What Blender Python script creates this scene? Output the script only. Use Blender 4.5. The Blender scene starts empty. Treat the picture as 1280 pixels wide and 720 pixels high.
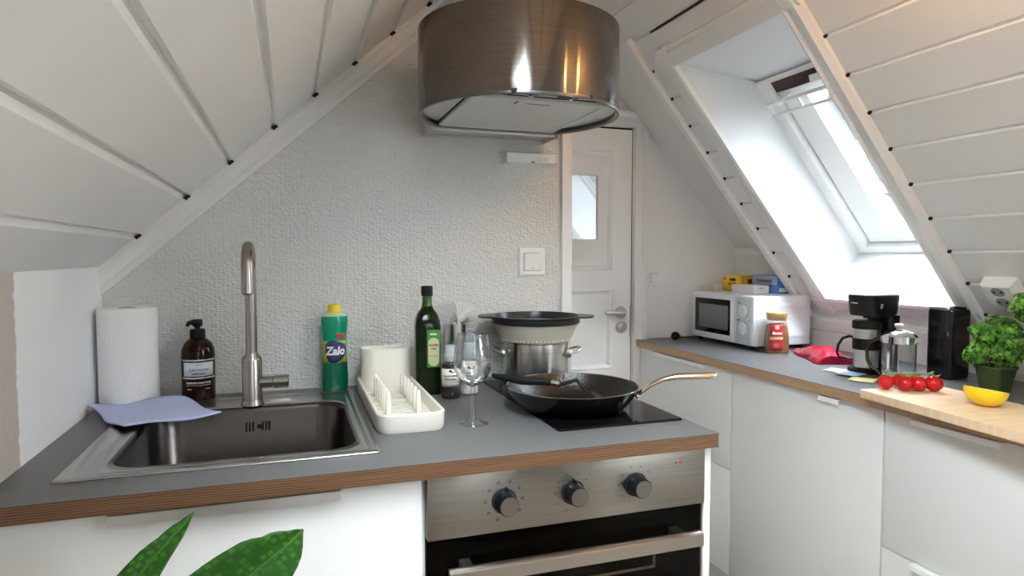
import bpy, bmesh, math, random
from mathutils import Vector, Matrix
random.seed(7)
PI = math.pi
SC = bpy.context.scene
COL = SC.collection
T = 0.909            # worktop height

# ------------------------------------------------------------------ materials
MATS = {}
def mat(name, color, rough=0.5, metal=0.0, bump=None, noise=None, **kw):
    """bump = (kind, scale, strength, stretch)   noise = (scale, amount, stretch)"""
    if name in MATS: return MATS[name]
    m = bpy.data.materials.new(name); m.use_nodes = True
    nt = m.node_tree; b = nt.nodes['Principled BSDF']
    b.inputs['Base Color'].default_value = (*color, 1)
    b.inputs['Roughness'].default_value = rough
    b.inputs['Metallic'].default_value = metal
    for k, v in kw.items():
        b.inputs[k.replace('_', ' ')].default_value = v
    def coords(stretch):
        tc = nt.nodes.new('ShaderNodeTexCoord'); mp = nt.nodes.new('ShaderNodeMapping')
        mp.inputs['Scale'].default_value = stretch
        nt.links.new(tc.outputs['Object'], mp.inputs['Vector']); return mp.outputs[0]
    if noise:
        n = nt.nodes.new('ShaderNodeTexNoise'); n.inputs['Scale'].default_value = noise[0]
        n.inputs['Detail'].default_value = 5
        nt.links.new(coords(noise[2] if len(noise) > 2 else (1, 1, 1)), n.inputs['Vector'])
        r = nt.nodes.new('ShaderNodeMapRange'); r.inputs['From Min'].default_value = .3; r.inputs['From Max'].default_value = .7
        r.inputs['To Min'].default_value = 1 - noise[1]; r.inputs['To Max'].default_value = 1 + noise[1]
        nt.links.new(n.outputs['Fac'], r.inputs['Value'])
        mx = nt.nodes.new('ShaderNodeVectorMath'); mx.operation = 'SCALE'
        mx.inputs[0].default_value = color
        nt.links.new(r.outputs[0], mx.inputs['Scale']); nt.links.new(mx.outputs[0], b.inputs['Base Color'])
    if bump:
        kind, sc, st = bump[:3]; vec = coords(bump[3] if len(bump) > 3 else (1, 1, 1))
        if kind == 'noise':
            n = nt.nodes.new('ShaderNodeTexNoise'); n.inputs['Scale'].default_value = sc; n.inputs['Detail'].default_value = 4; o = n.outputs['Fac']
        else:
            n = nt.nodes.new('ShaderNodeTexVoronoi'); n.inputs['Scale'].default_value = sc; n.feature = 'SMOOTH_F1'
            n.inputs['Randomness'].default_value = .55; o = n.outputs['Distance']
        nt.links.new(vec, n.inputs['Vector'])
        bp = nt.nodes.new('ShaderNodeBump'); bp.inputs['Strength'].default_value = st; bp.inputs['Distance'].default_value = .0055
        if kind == 'voronoi': bp.invert = True
        nt.links.new(o, bp.inputs['Height']); nt.links.new(bp.outputs[0], b.inputs['Normal'])
    MATS[name] = m; return m

def thin_glass(name, tint=(1, 1, 1), refl=1.0, rough=0.0, base=.03, blend=.35):
    m = bpy.data.materials.new(name); m.use_nodes = True; nt = m.node_tree
    nt.nodes.remove(nt.nodes['Principled BSDF']); out = nt.nodes['Material Output']
    t = nt.nodes.new('ShaderNodeBsdfTransparent'); t.inputs[0].default_value = (*tint, 1)
    g = nt.nodes.new('ShaderNodeBsdfGlossy'); g.inputs['Roughness'].default_value = rough
    f = nt.nodes.new('ShaderNodeLayerWeight'); f.inputs['Blend'].default_value = blend
    mm = nt.nodes.new('ShaderNodeMath'); mm.operation = 'MULTIPLY_ADD'
    mm.inputs[1].default_value = refl; mm.inputs[2].default_value = base
    mx = nt.nodes.new('ShaderNodeMixShader')
    nt.links.new(f.outputs['Facing'], mm.inputs[0]); nt.links.new(mm.outputs[0], mx.inputs[0])
    nt.links.new(t.outputs[0], mx.inputs[1]); nt.links.new(g.outputs[0], mx.inputs[2]); nt.links.new(mx.outputs[0], out.inputs[0])
    MATS[name] = m; return m

def brushed(name, color, rough, aniso, rot, axis='Z'):
    m = mat(name, color, rough, 1.0, noise=(6, .10, (1, 1, 60)))
    nt = m.node_tree; b = nt.nodes['Principled BSDF']
    b.inputs['Anisotropic'].default_value = aniso; b.inputs['Anisotropic Rotation'].default_value = rot
    tg = nt.nodes.new('ShaderNodeTangent'); tg.direction_type = 'RADIAL'; tg.axis = axis
    nt.links.new(tg.outputs[0], b.inputs['Tangent']); return m

def plywood(name, base, dark):
    m = mat(name, base, .5); nt = m.node_tree; b = nt.nodes['Principled BSDF']
    tc = nt.nodes.new('ShaderNodeTexCoord')
    w = nt.nodes.new('ShaderNodeTexWave'); w.bands_direction = 'Z'; w.inputs['Scale'].default_value = 75; w.inputs['Distortion'].default_value = 1.2
    w.inputs['Detail'].default_value = 3
    n = nt.nodes.new('ShaderNodeTexNoise'); n.inputs['Scale'].default_value = 30; n.inputs['Detail'].default_value = 6
    mp = nt.nodes.new('ShaderNodeMapping'); mp.inputs['Scale'].default_value = (.4, .4, 12)
    nt.links.new(tc.outputs['Object'], w.inputs['Vector']); nt.links.new(tc.outputs['Object'], mp.inputs[0]); nt.links.new(mp.outputs[0], n.inputs['Vector'])
    ad = nt.nodes.new('ShaderNodeMath'); ad.operation = 'MULTIPLY'
    nt.links.new(w.outputs['Fac'], ad.inputs[0]); nt.links.new(n.outputs['Fac'], ad.inputs[1])
    r = nt.nodes.new('ShaderNodeValToRGB'); r.color_ramp.elements[0].color = (*base, 1); r.color_ramp.elements[1].color = (*dark, 1)
    r.color_ramp.elements[0].position = .15; r.color_ramp.elements[1].position = .55
    nt.links.new(ad.outputs[0], r.inputs[0]); nt.links.new(r.outputs[0], b.inputs['Base Color']); return m

WALLPAPER = mat('woven_wallpaper', (.70, .70, .68), .55, bump=('voronoi', 125, .8, (.75, 1, 1.3)))
PAINT = mat('white_painted_boards', (.78, .775, .76), .5, bump=('noise', 40, .05), noise=(2.5, .03))
TRIMP = mat('white_trim_paint', (.80, .795, .78), .42)
ROUGHWALL = mat('rough_white_plaster', (.80, .82, .83), .6, bump=('noise', 70, .35))
BAREWALL = mat('unpainted_plaster', (.52, .47, .42), .8, bump=('noise', 90, .5), noise=(25, .10))
SMOOTHWALL = mat('smooth_white_wall', (.82, .81, .795), .6, bump=('noise', 60, .08))
REVEAL = mat('skylight_lining', (.70, .705, .71), .45)
FRAMEW = mat('window_white_lacquer', (.84, .84, .83), .3)
GAP = mat('gap_shade', (.012, .011, .010), .9)  # near-black colour that paints in the shade inside gaps
DOORP = mat('door_white_paint', (.90, .90, .895), .35)
FLOORM = mat('floor_boards', (.20, .16, .13), .5, noise=(5, .25, (1, 12, 1)))
LAMINATE = mat('grey_laminate', (.125, .125, .13), .40, noise=(220, .10))
PLY = plywood('plywood_edge', (.17, .080, .034), (.045, .020, .009))
PLY2 = plywood('light_plywood_edge', (.44, .28, .165), (.30, .175, .095))
FRONT = mat('white_cabinet_front', (.72, .70, .675), .35)
CARCASS = mat('cabinet_carcass', (.70, .69, .67), .5)
ALU = mat('aluminium_pull', (.62, .61, .59), .35, 1.0)
WPULL = mat('white_metal_pull', (.80, .80, .79), .4)
STEEL = mat('satin_steel', (.60, .58, .56), .28, 1.0)
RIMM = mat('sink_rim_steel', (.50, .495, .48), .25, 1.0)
SINKM = mat('sink_steel_shaded', (.10, .088, .082), .24, 1.0, bump=('noise', 160, .03))  # the rim's steel darkened for the shade and dark reflections in the bowl
TAPM = mat('tap_brushed_nickel', (.36, .33, .30), .26, 1.0)
CHROME = mat('polished_chrome', (.82, .82, .82), .07, 1.0)
HOODM = brushed('hood_brushed_steel', (.19, .168, .150), .155, 1.0, .25)
OVENM = brushed('oven_brushed_steel', (.25, .222, .195), .32, .7, .25)
KNOBCAP = mat('knob_cap_steel', (.22, .20, .185), .3, 1.0)
HOODIN = mat('hood_underside_steel', (.62, .62, .61), .4, .7)
MESHF = mat('hood_filter_grille', (.66, .66, .65), .5, .3, bump=('voronoi', 400, .4))
BLACKP = mat('black_plastic', (.007, .007, .009), .32, Specular_IOR_Level=.3)
BLACKM = mat('matt_black_plastic', (.009, .009, .010), .6, Specular_IOR_Level=.25)
BLACKG = mat('black_glass', (.004, .004, .005), .06, Specular_IOR_Level=.22)
WHITEP = mat('white_plastic', (.80, .80, .78), .35)
CREAMP = mat('cream_plastic', (.80, .77, .69), .4)
MICRO = mat('microwave_white', (.78, .80, .84), .3)
PAPER = mat('paper_towel', (.88, .88, .87), .9, bump=('voronoi', 160, .25))
CLOTH = mat('pale_blue_cloth', (.54, .61, .90), .95, bump=('noise', 350, .2))
AMBER = mat('dark_amber_plastic', (.018, .006, .003), .14, Specular_IOR_Level=.3)
INK = mat('black_ink', (.02, .02, .025), .6)
WINK = mat('white_ink', (.85, .85, .85), .5)
LABELW = mat('white_label', (.74, .80, .85), .5)
LABELC = mat('cream_label', (.74, .72, .62), .55)
SILVERBAND = mat('silver_foil', (.75, .74, .70), .25, 1.0)
GREENGLASS = mat('dark_green_glass', (.004, .012, .002), .10, Specular_IOR_Level=.25)
GREENGLASS2 = mat('green_glass_neck', (.03, .09, .008), .10)
GREENLAB = mat('green_label', (.05, .26, .03), .5)
OLIVELAB = mat('pale_olive_label', (.62, .62, .36), .5)
DETG = mat('green_detergent', (.0, .30, .16), .15)
DETD = mat('dark_green_detergent', (.0, .13, .065), .15)
DETT = mat('pale_mint_plastic', (.45, .75, .62), .3)
YELLOWP = mat('yellow_plastic', (.90, .66, .02), .35)
LIMELAB = mat('lime_label', (.36, .55, .03), .4)
NAVY = mat('navy_print', (.02, .025, .12), .4)
RED = mat('red_print', (.62, .02, .03), .4)
CLEARP = thin_glass('clear_plastic', (.92, .94, .95), .2, .1)
PEPPERC = mat('peppercorns', (.018, .014, .014), .6, bump=('voronoi', 150, 1.0))
SALTC = mat('salt_crystals', (.80, .78, .74), .7, bump=('voronoi', 200, .8))
WINEG = thin_glass('clear_wine_glass', (.965, .975, .98), .75, 0.0, .03, .42)
GLASSP = thin_glass('clear_pane', (.97, .985, .99), .10, 0.0)
BEAKER = thin_glass('clear_beaker_glass', (.92, .94, .95), .45, 0.0)
OVENG = thin_glass('oven_door_glass', (.62, .56, .50), .04, 0.02, .004)
DOORG = thin_glass('door_pane', (.70, .72, .73), 1.0, 0.0, .42)
JARG = thin_glass('jar_glass', (.90, .88, .85), .4, 0.03)
COLBODY = mat('grey_silicone', (.58, .53, .44), .55)
COLRIM = mat('charcoal_plastic', (.010, .011, .014), .30)
PANOUT = mat('pan_black_enamel', (.005, .0045, .0045), .12, Specular_IOR_Level=.3)
PANIN = mat('pan_coating', (.014, .010, .0075), .24, bump=('voronoi', 220, .25))
PANRIM = mat('pan_bright_rim', (.72, .68, .64), .15, 1.0)
COPPER = mat('golden_steel', (.80, .66, .50), .18, 1.0)
COFFEE = mat('instant_coffee', (.42, .20, .075), .8, bump=('voronoi', 300, 1.0), noise=(120, .35))
GOLDLID = mat('gold_lid', (.60, .42, .18), .4, .4)
REDLAB = mat('dark_red_label', (.45, .02, .03), .4)
TAN = mat('tan_band', (.58, .38, .19), .5)
BAGRED = mat('shiny_red_foil', (.38, .003, .03), .24, 0.0, bump=('noise', 38, .9))
SACHB = mat('blue_sachet', (.30, .52, .72), .5)
SACHW = mat('white_sachet', (.78, .80, .80), .5)
SACHY = mat('yellow_sachet', (.70, .66, .30), .5)
YBOX = mat('yellow_carton', (.86, .58, .05), .5)
YBOXS = mat('golden_print', (.45, .22, .02), .5)
BBOX = mat('blue_carton', (.13, .27, .62), .5)
BBOXL = mat('light_blue_print', (.30, .50, .82), .5)
WBOX = mat('white_carton', (.80, .79, .80), .5)
BEIGE = mat('beige_carton', (.66, .60, .52), .6)
BOARD = mat('beech_board', (.72, .52, .33), .5, noise=(6, .10, (1, 10, 1)))
TOMATO = mat('ripe_tomato', (.52, .006, .006), .10)
VINEG = mat('tomato_vine_green', (.16, .24, .05), .6)
LEMON = mat('lemon_peel', (.88, .62, .015), .38, bump=('noise', 160, .25))
PITH = mat('lemon_pith', (.86, .80, .52), .6)
FLESH = mat('lemon_flesh', (.84, .70, .20), .3, bump=('voronoi', 120, .4))
PARSLEY = mat('parsley_leaf', (.17, .42, .045), .5, noise=(45, .75))
PARSLEYD = mat('deep_green_leaf', (.07, .24, .025), .5, noise=(45, .6))
POTG = mat('dark_green_pot', (.045, .075, .02), .55)
LEAF = mat('houseplant_leaf', (.035, .16, .012), .38, Specular_IOR_Level=.3)
STALK = mat('plant_stalk', (.10, .22, .04), .5)
SOIL = mat('potting_soil', (.03, .02, .014), .95, bump=('noise', 60, 1.0))
TERRA = mat('grey_planter', (.35, .34, .33), .7)
TOFFW = mat('ivory_knob', (.78, .70, .58), .4)
SIDING = mat('pale_siding', (.15, .163, .175), .6)
SKYPANE = mat('neighbour_window_glass', (.035, .08, .12), .15)
RUBBER = mat('power_cord_rubber', (.014, .014, .015), .5)
BRISTLE = mat('white_bristles', (.85, .85, .84), .7)
REDLED = mat('red_indicator', (.55, .02, .01), .3)
ROOFD = mat('dark_roof_void', (.06, .03, .025), .8)

def leaf_pattern(m):
    nt = m.node_tree; b = nt.nodes['Principled BSDF']
    tc = nt.nodes.new('ShaderNodeTexCoord'); mp = nt.nodes.new('ShaderNodeMapping')
    mp.inputs['Scale'].default_value = (95, 40, 120); mp.inputs['Rotation'].default_value = (0, .5, 0)
    v = nt.nodes.new('ShaderNodeTexVoronoi'); v.inputs['Scale'].default_value = 1; v.inputs['Randomness'].default_value = .5; v.distance = 'CHEBYCHEV'
    r = nt.nodes.new('ShaderNodeValToRGB')
    r.color_ramp.elements[0].color = (.040, .150, .010, 1); r.color_ramp.elements[1].color = (.012, .062, .005, 1)
    r.color_ramp.elements[0].position = .12; r.color_ramp.elements[1].position = .42
    nt.links.new(tc.outputs['Object'], mp.inputs[0]); nt.links.new(mp.outputs[0], v.inputs['Vector'])
    nt.links.new(v.outputs['Distance'], r.inputs[0]); nt.links.new(r.outputs[0], b.inputs['Base Color'])
leaf_pattern(LEAF)

def plaster_patch(m):
    """white paint with an irregular bare margin towards the room end of the wall"""
    nt = m.node_tree; b = nt.nodes['Principled BSDF']
    tc = nt.nodes.new('ShaderNodeTexCoord'); sx = nt.nodes.new('ShaderNodeSeparateXYZ')
    n = nt.nodes.new('ShaderNodeTexNoise'); n.inputs['Scale'].default_value = 40; n.inputs['Detail'].default_value = 6
    ma = nt.nodes.new('ShaderNodeMath'); ma.operation = 'MULTIPLY_ADD'; ma.inputs[1].default_value = .03
    nt.links.new(tc.outputs['Object'], sx.inputs[0]); nt.links.new(tc.outputs['Object'], n.inputs['Vector'])
    nt.links.new(n.outputs['Fac'], ma.inputs[0]); nt.links.new(sx.outputs['Y'], ma.inputs[2])
    r = nt.nodes.new('ShaderNodeMapRange'); r.inputs['From Min'].default_value = 1.358; r.inputs['From Max'].default_value = 1.364
    nt.links.new(ma.outputs[0], r.inputs['Value'])
    mx = nt.nodes.new('ShaderNodeMix'); mx.data_type = 'RGBA'
    mx.inputs['A'].default_value = (.55, .50, .45, 1); mx.inputs['B'].default_value = (.90, .915, .93, 1)
    nt.links.new(r.outputs[0], mx.inputs['Factor']); nt.links.new(mx.outputs['Result'], b.inputs['Base Color'])
plaster_patch(ROUGHWALL)

# ------------------------------------------------------------------ mesh builder
class MB:
    def __init__(s): s.bm = bmesh.new()
    def faces(s, vs, fs):
        bv = [s.bm.verts.new(v) for v in vs]
        for f in fs:
            try: s.bm.faces.new([bv[i] for i in f])
            except ValueError: pass
        return bv
    def box(s, x0, x1, y0, y1, z0, z1, b=0, seg=2):
        v = s.faces([(x, y, z) for z in (z0, z1) for y in (y0, y1) for x in (x0, x1)],
                    [(0, 2, 3, 1), (4, 5, 7, 6), (0, 1, 5, 4), (2, 6, 7, 3), (0, 4, 6, 2), (1, 3, 7, 5)])
        if b:
            es = list({e for q in v for e in q.link_edges})
            bmesh.ops.bevel(s.bm, geom=es, offset=b, segments=seg, profile=.5, affect='EDGES')
        return s
    def loft(s, loops, cap0=True, cap1=True, closed=True):
        rows = [[s.bm.verts.new(p) for p in l] for l in loops]
        n = len(rows[0])
        for a, b in zip(rows, rows[1:]):
            for i in range(n if closed else n - 1):
                j = (i + 1) % n
                try: s.bm.faces.new((a[i], a[j], b[j], b[i]))
                except ValueError: pass
        if cap0: s.bm.faces.new(rows[0][::-1])
        if cap1: s.bm.faces.new(rows[-1])
        return s
    def lathe(s, prof, c=(0, 0, 0), n=32, sx=1, sy=1, cap0=True, cap1=True):
        loops = [[(c[0] + sx * r * math.cos(2 * PI * i / n), c[1] + sy * r * math.sin(2 * PI * i / n), c[2] + z) for i in range(n)] for r, z in prof]
        return s.loft(loops, cap0, cap1)
    def tube(s, pts, r, n=12, cap=True, flat=1.0):
        pts = [Vector(p) for p in pts]; rs = r if isinstance(r, (list, tuple)) else [r] * len(pts)
        loops = []; u = None
        for i, p in enumerate(pts):
            d = (pts[min(i + 1, len(pts) - 1)] - pts[max(i - 1, 0)]).normalized()
            if u is None:
                u = d.orthogonal().normalized()
                if abs(d.z) < .95: u = Vector((0, 0, 1)) - d * d.z; u.normalize()
            else:
                u = (u - d * u.dot(d)).normalized()
            w = d.cross(u)
            loops.append([p + rs[i] * (math.cos(2 * PI * k / n) * u * flat + math.sin(2 * PI * k / n) * w) for k in range(n)])
        return s.loft(loops, cap, cap)
    def cyl(s, p0, p1, r0, r1=None, n=24):
        return s.tube([p0, p1], [r0, r0 if r1 is None else r1], n)
    def prism(s, pts, vec):
        vec = Vector(vec); a = [Vector(p) for p in pts]
        return s.loft([a, [p + vec for p in a]])
    def sph(s, c, rx, ry=None, rz=None, n=20, m=12):
        ry = ry or rx; rz = rz or rx
        prof = [(math.cos(-PI / 2 + PI * i / m), math.sin(-PI / 2 + PI * i / m)) for i in range(m + 1)]
        loops = [[(c[0] + rx * max(a, .002) * math.cos(2 * PI * k / n), c[1] + ry * max(a, .002) * math.sin(2 * PI * k / n), c[2] + rz * z) for k in range(n)] for a, z in prof]
        return s.loft(loops)
    def bevel(s, off, seg=2, ang=50):
        es = [e for e in s.bm.edges if len(e.link_faces) == 2 and e.calc_face_angle(0) > math.radians(ang)]
        bmesh.ops.bevel(s.bm, geom=es, offset=off, segments=seg, profile=.5, affect='EDGES'); return s
    def build(s, name, m, parent=None, ang=35, solid=0, kind=None, label=None, recalc=True):
        if recalc: bmesh.ops.recalc_face_normals(s.bm, faces=s.bm.faces[:])
        me = bpy.data.meshes.new(name); s.bm.to_mesh(me); s.bm.free()
        for p in me.polygons: p.use_smooth = True
        me.set_sharp_from_angle(angle=math.radians(ang))
        if m: me.materials.append(m)
        o = bpy.data.objects.new(name, me); COL.objects.link(o)
        if parent: o.parent = parent
        if solid:
            md = o.modifiers.new('thickness', 'SOLIDIFY'); md.thickness = solid; md.offset = 0
        if kind: o['kind'] = kind
        if label: o['label'] = label
        return o

def rrect(x0, x1, y0, y1, r, z, n=6):
    out = []
    for cx, cy, a0 in ((x1 - r, y1 - r, 0), (x0 + r, y1 - r, PI / 2), (x0 + r, y0 + r, PI), (x1 - r, y0 + r, 1.5 * PI)):
        for i in range(n + 1):
            a = a0 + PI / 2 * i / n
            out.append((cx + r * math.cos(a), cy + r * math.sin(a), z))
    return out

def thing(name, label, cat, loc=(0, 0, 0), rz=0, group=None):
    o = bpy.data.objects.new(name, None); COL.objects.link(o); o.empty_display_size = .05
    o.location = loc; o.rotation_euler = (0, 0, rz); o['label'] = label; o['category'] = cat
    if group: o['group'] = group
    return o
def tag(o, label, cat, group=None):
    o['label'] = label; o['category'] = cat
    if group: o['group'] = group
    return o
def struct(name):
    o = bpy.data.objects.new(name, None); COL.objects.link(o); o['kind'] = 'structure'; return o

def lettering(s, size, m, parent, loc=(0, 0, 0), face='-Y', cyl=None, shear=0, name='lettering', bold=0, wide=1.0):
    """text as a thin mesh; cyl=(radius, angle, z) wraps it round an upright axis through the parent's origin"""
    cu = bpy.data.curves.new('txt', 'FONT'); cu.body = s; cu.size = size; cu.align_x = 'CENTER'; cu.align_y = 'CENTER'
    cu.shear = shear; cu.offset = bold; cu.extrude = .0003; cu.resolution_u = 3
    tmp = bpy.data.objects.new('txt', cu); COL.objects.link(tmp)
    dg = bpy.context.evaluated_depsgraph_get(); me = bpy.data.meshes.new_from_object(tmp.evaluated_get(dg))
    bpy.data.objects.remove(tmp); bpy.data.curves.remove(cu)
    if cyl:
        b_ = bmesh.new(); b_.from_mesh(me); bmesh.ops.triangulate(b_, faces=b_.faces[:])
        for _ in range(2): bmesh.ops.subdivide_edges(b_, edges=[e for e in b_.edges if e.calc_length() > size * .08], cuts=1)
        bmesh.ops.triangulate(b_, faces=b_.faces[:]); b_.to_mesh(me); b_.free()
    me.name = name; me.materials.clear(); me.materials.append(m)
    for v in me.vertices:
        x, y, z = v.co; x *= wide
        if cyl:
            r, a, zz = cyl; t = a + x / r
            v.co = (loc[0] + (r + z) * math.cos(t), loc[1] + (r + z) * math.sin(t), zz + y)
        elif face == '-Y': v.co = (loc[0] + x, loc[1] - z, loc[2] + y)
        elif face == '-X': v.co = (loc[0] - z, loc[1] - x, loc[2] + y)
    o = bpy.data.objects.new(name, me); COL.objects.link(o); o.parent = parent; return o

def wrap(mb, r, z0, z1, a, half, n=16, sx=1, c=(0, 0), r1=None):
    """a patch of label on an upright cylinder"""
    r1 = r1 or r
    l0 = [(c[0] + r * math.cos(a - half + 2 * half * i / n), c[1] + r * math.sin(a - half + 2 * half * i / n), z0) for i in range(n + 1)]
    l1 = [(c[0] + r1 * math.cos(a - half + 2 * half * i / n), c[1] + r1 * math.sin(a - half + 2 * half * i / n), z1) for i in range(n + 1)]
    return mb.loft([l0, l1], False, False, closed=False)

def arc(c, r, a0, a1, n, u=(1, 0, 0), v=(0, 0, 1)):
    c, u, v = Vector(c), Vector(u), Vector(v)
    return [c + r * (math.cos(a0 + (a1 - a0) * i / n) * u + math.sin(a0 + (a1 - a0) * i / n) * v) for i in range(n + 1)]

# ------------------------------------------------------------------ the shell
YW, YD, YR = 1.90, 2.57, -2.9          # hood wall, door wall, rear wall
XL, XK = -.455, 2.04                   # knee walls
def zl(x): return 1.656 + .888 * x                       # left slope
def xr(z): return 2.04 + (1.04 - z) / 1.2                # right slope (skylight lining)
def zr(x): return 1.04 + 1.2 * (2.04 - x)
def xa(z): return 1.989 + (1.314 - z) / 1.054            # slope of the door alcove
XRIDGE = (3.488 - 1.656) / (.888 + 1.2)

MB().box(-3.2, 3.2, YR - .1, 2.75, -.06, 0).build('floor', FLOORM, kind='structure')
# hood wall: gable-shaped slab that stops short of the door alcove
MB().prism([(-.75, YW, 0), (.835, YW, 0), (.835, YW, zl(.835)), (-.75, YW, zl(-.75))], (0, .10, 0)).build('wall_back', WALLPAPER, kind='structure')
# door wall with its opening
dx0, dx1, dz1 = .636, 1.441, 1.842
w = MB()
w.prism([(.45, YD, 0), (dx0, YD, 0), (dx0, YD, 2.5), (.45, YD, 2.5)], (0, .12, 0))
w.prism([(dx1, YD, 0), (2.25, YD, 0), (2.25, YD, 1.25), (dx1, YD, 2.2)], (0, .12, 0))
w.prism([(dx0, YD, dz1), (dx1, YD, dz1), (dx1, YD, 2.6), (dx0, YD, 2.6)], (0, .12, 0))
w.build('wall_alcove', SMOOTHWALL, kind='structure')
MB().box(.40, .45, YW + .1, YD + .12, 0, 2.3).build('wall_alcove_side', SMOOTHWALL, kind='structure')
# left knee wall
MB().box(XL - .12, XL, YR, YW, 0, 1.262).build('wall_left', ROUGHWALL, kind='structure')
# right knee wall, near stretch and alcove stretch
MB().box(XK, XK + .12, YR, 2.2, 0, 1.10).build('wall_right', SMOOTHWALL, kind='structure')
MB().box(1.989, 2.12, 2.2, YD + .1, 0, 1.33).build('wall_right_alcove', SMOOTHWALL, kind='structure')
# rear gable with a balcony window
rw = MB()
wx0, wx1, wz0, wz1 = .10, .72, .80, 1.95
rw.box(-.75, wx0, YR - .1, YR, 0, 2.5); rw.box(wx1, 2.3, YR - .1, YR, 0, 2.5)
rw.box(wx0, wx1, YR - .1, YR, 0, wz0); rw.box(wx0, wx1, YR - .1, YR, wz1, 2.6)
rw.build('wall_rear', SMOOTHWALL, kind='structure')

def boards(p0, p1, inward, y0, y1, grooves, name, gw=.021, gd=.008, back=.03):
    """sloped boarding: section runs from p0 to p1 in the XZ plane, grooves at the given distances, swept along Y"""
    p0, p1, n = Vector(p0), Vector(p1), Vector(inward).normalized()
    d = (p1 - p0); L = d.length; d.normalize()
    sec = [(0, 0)]
    for g in grooves:
        if g < .02 or g > L - .02: continue
        sec += [(g - gw * .62, 0), (g - gw * .40, -gd * .55), (g - gw * .16, -gd), (g + gw * .10, -gd), (g + gw * .22, -gd * .25), (g + gw * .45, gd * .12), (g + gw * .85, 0)]
    sec += [(L, 0), (L, -back), (0, -back)]
    pts = [p0 + d * a + n * b for a, b in sec]
    m = MB(); m.loft([[(p.x, y0, p.z) for p in pts], [(p.x, y1, p.z) for p in pts]])
    return m.build(name, PAINT, kind='structure', ang=20)

# left slope: grooves at the measured heights
GZ = [1.331, 1.433, 1.527, 1.625, 1.719, 1.813, 1.906, 1.999]
def along_l(z): return (z - zl(-.60)) / .888 * math.sqrt(1 + .888 ** 2)
gl = [along_l(z) for z in GZ] + [along_l(1.999 + .0955 * k) for k in range(1, 5)]
LX0, LX1 = .10, .44
LY0, LY1 = -.15, .92
for ya, yb, xa_, xb_, nm in ((LY1, YD + .1, -.60, .92, 'ceiling_left'), (YR, LY0, -.60, .92, 'ceiling_left_rear'), (LY0, LY1, -.60, LX0, 'ceiling_left_rear_lower'), (LY0, LY1, LX1, .92, 'ceiling_left_rear_upper')):
    off = along_l(zl(xa_))
    boards((xa_, 0, zl(xa_)), (xb_, 0, zl(xb_)), (.888, 0, -1), ya, yb, [g - off for g in gl if .02 < g - off < (xb_ - xa_) * 1.337 - .02], nm, back=.06)
# black blocks standing in for shade where the grooves run behind the trim
TX = Vector((1, 0, .888)).normalized(); NX = Vector((.888, 0, -1)).normalized()
# trim down the left slope against the hood wall (a moulded section)
def ext(p0, p1, side, depth_axis, prof, name, m=TRIMP):
    """moulding: profile (a along side, b along depth_axis) swept from p0 to p1"""
    p0, p1, s, dd = map(Vector, (p0, p1, side, depth_axis))
    return MB().loft([[p + s * a + dd * b for a, b in prof] for p in (p0, p1)]).build(name, m, kind='structure', ang=25)
prof = [(0, 0), (0, .026), (.012, .026), (.018, .020), (.036, .020), (.042, .012), (.054, .010), (.054, 0)]
ext((-.53, YW, zl(-.53)), (.87, YW, zl(.87)), NX, (0, -1, 0), prof, 'trim_1')
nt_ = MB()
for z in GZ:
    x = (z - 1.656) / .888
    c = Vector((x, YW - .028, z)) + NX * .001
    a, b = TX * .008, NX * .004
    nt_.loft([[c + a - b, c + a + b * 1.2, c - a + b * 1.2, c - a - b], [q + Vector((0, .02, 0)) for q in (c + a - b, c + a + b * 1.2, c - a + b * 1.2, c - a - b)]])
nt_.build('trim_1_gap_shade', GAP, kind='structure')
# corner strip at the free end of the hood wall, up to the slope
MB().prism([(.806, YW - .016, 0), (.838, YW - .016, 0), (.838, YW - .016, zl(.838) - .01), (.806, YW - .016, zl(.806) - .01)], (0, .118, 0)).bevel(.004).build('trim_2', TRIMP, kind='structure')

# right slope around the skylight opening
oy0, oy1 = 1.465, 2.0                       # opening along Y
oz0, oz1 = 1.122, 1.951                     # opening heights on the slope
SR = Vector((1, 0, -1.2)).normalized(); NR = Vector((-1.2, 0, -1)).normalized()   # down the slope, into the room
YE = 2.185                                  # where the lined slope stops short of the alcove
def pr(z, y=0): return Vector((xr(z), y, z))
def along_r(z, zt): return (zt - z) / 1.2 * math.sqrt(1 + 1.44)
ZT = zr(XRIDGE)
grz = [1.198 + .095 * k for k in range(-2, 14)]
def rgroove(z0): return sorted(along_r(z, z0) for z in grz if z < z0)
RY0, RY1 = -1.1, .15                       # span of the unseen roof window added to brighten the room
boards(pr(ZT), pr(1.0), NR, RY1, oy0 - .0125, rgroove(ZT), 'ceiling_right', back=.20, gw=.012, gd=.005)
boards(pr(ZT), pr(1.0), NR, YR, RY0, rgroove(ZT), 'ceiling_right_rear', back=.20, gw=.012, gd=.005)
boards(pr(ZT), pr(oz1), NR, RY0, RY1, rgroove(ZT), 'ceiling_right_rear_upper', back=.20, gw=.012, gd=.005)
boards(pr(oz0), pr(1.0), NR, RY0, RY1, [], 'ceiling_right_rear_lower', back=.20)
boards(pr(ZT), pr(oz1), NR, oy0, YE, rgroove(ZT), 'ceiling_right_upper', back=.06, gw=.012, gd=.005)
boards(pr(oz0), pr(1.0), NR, oy0, YE, [], 'ceiling_right_lower', back=.06)
boards(pr(oz1), pr(oz0), NR, oy1 + .0125, YE, rgroove(oz1), 'ceiling_right_far', back=.12, gw=.012, gd=.005)
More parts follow.
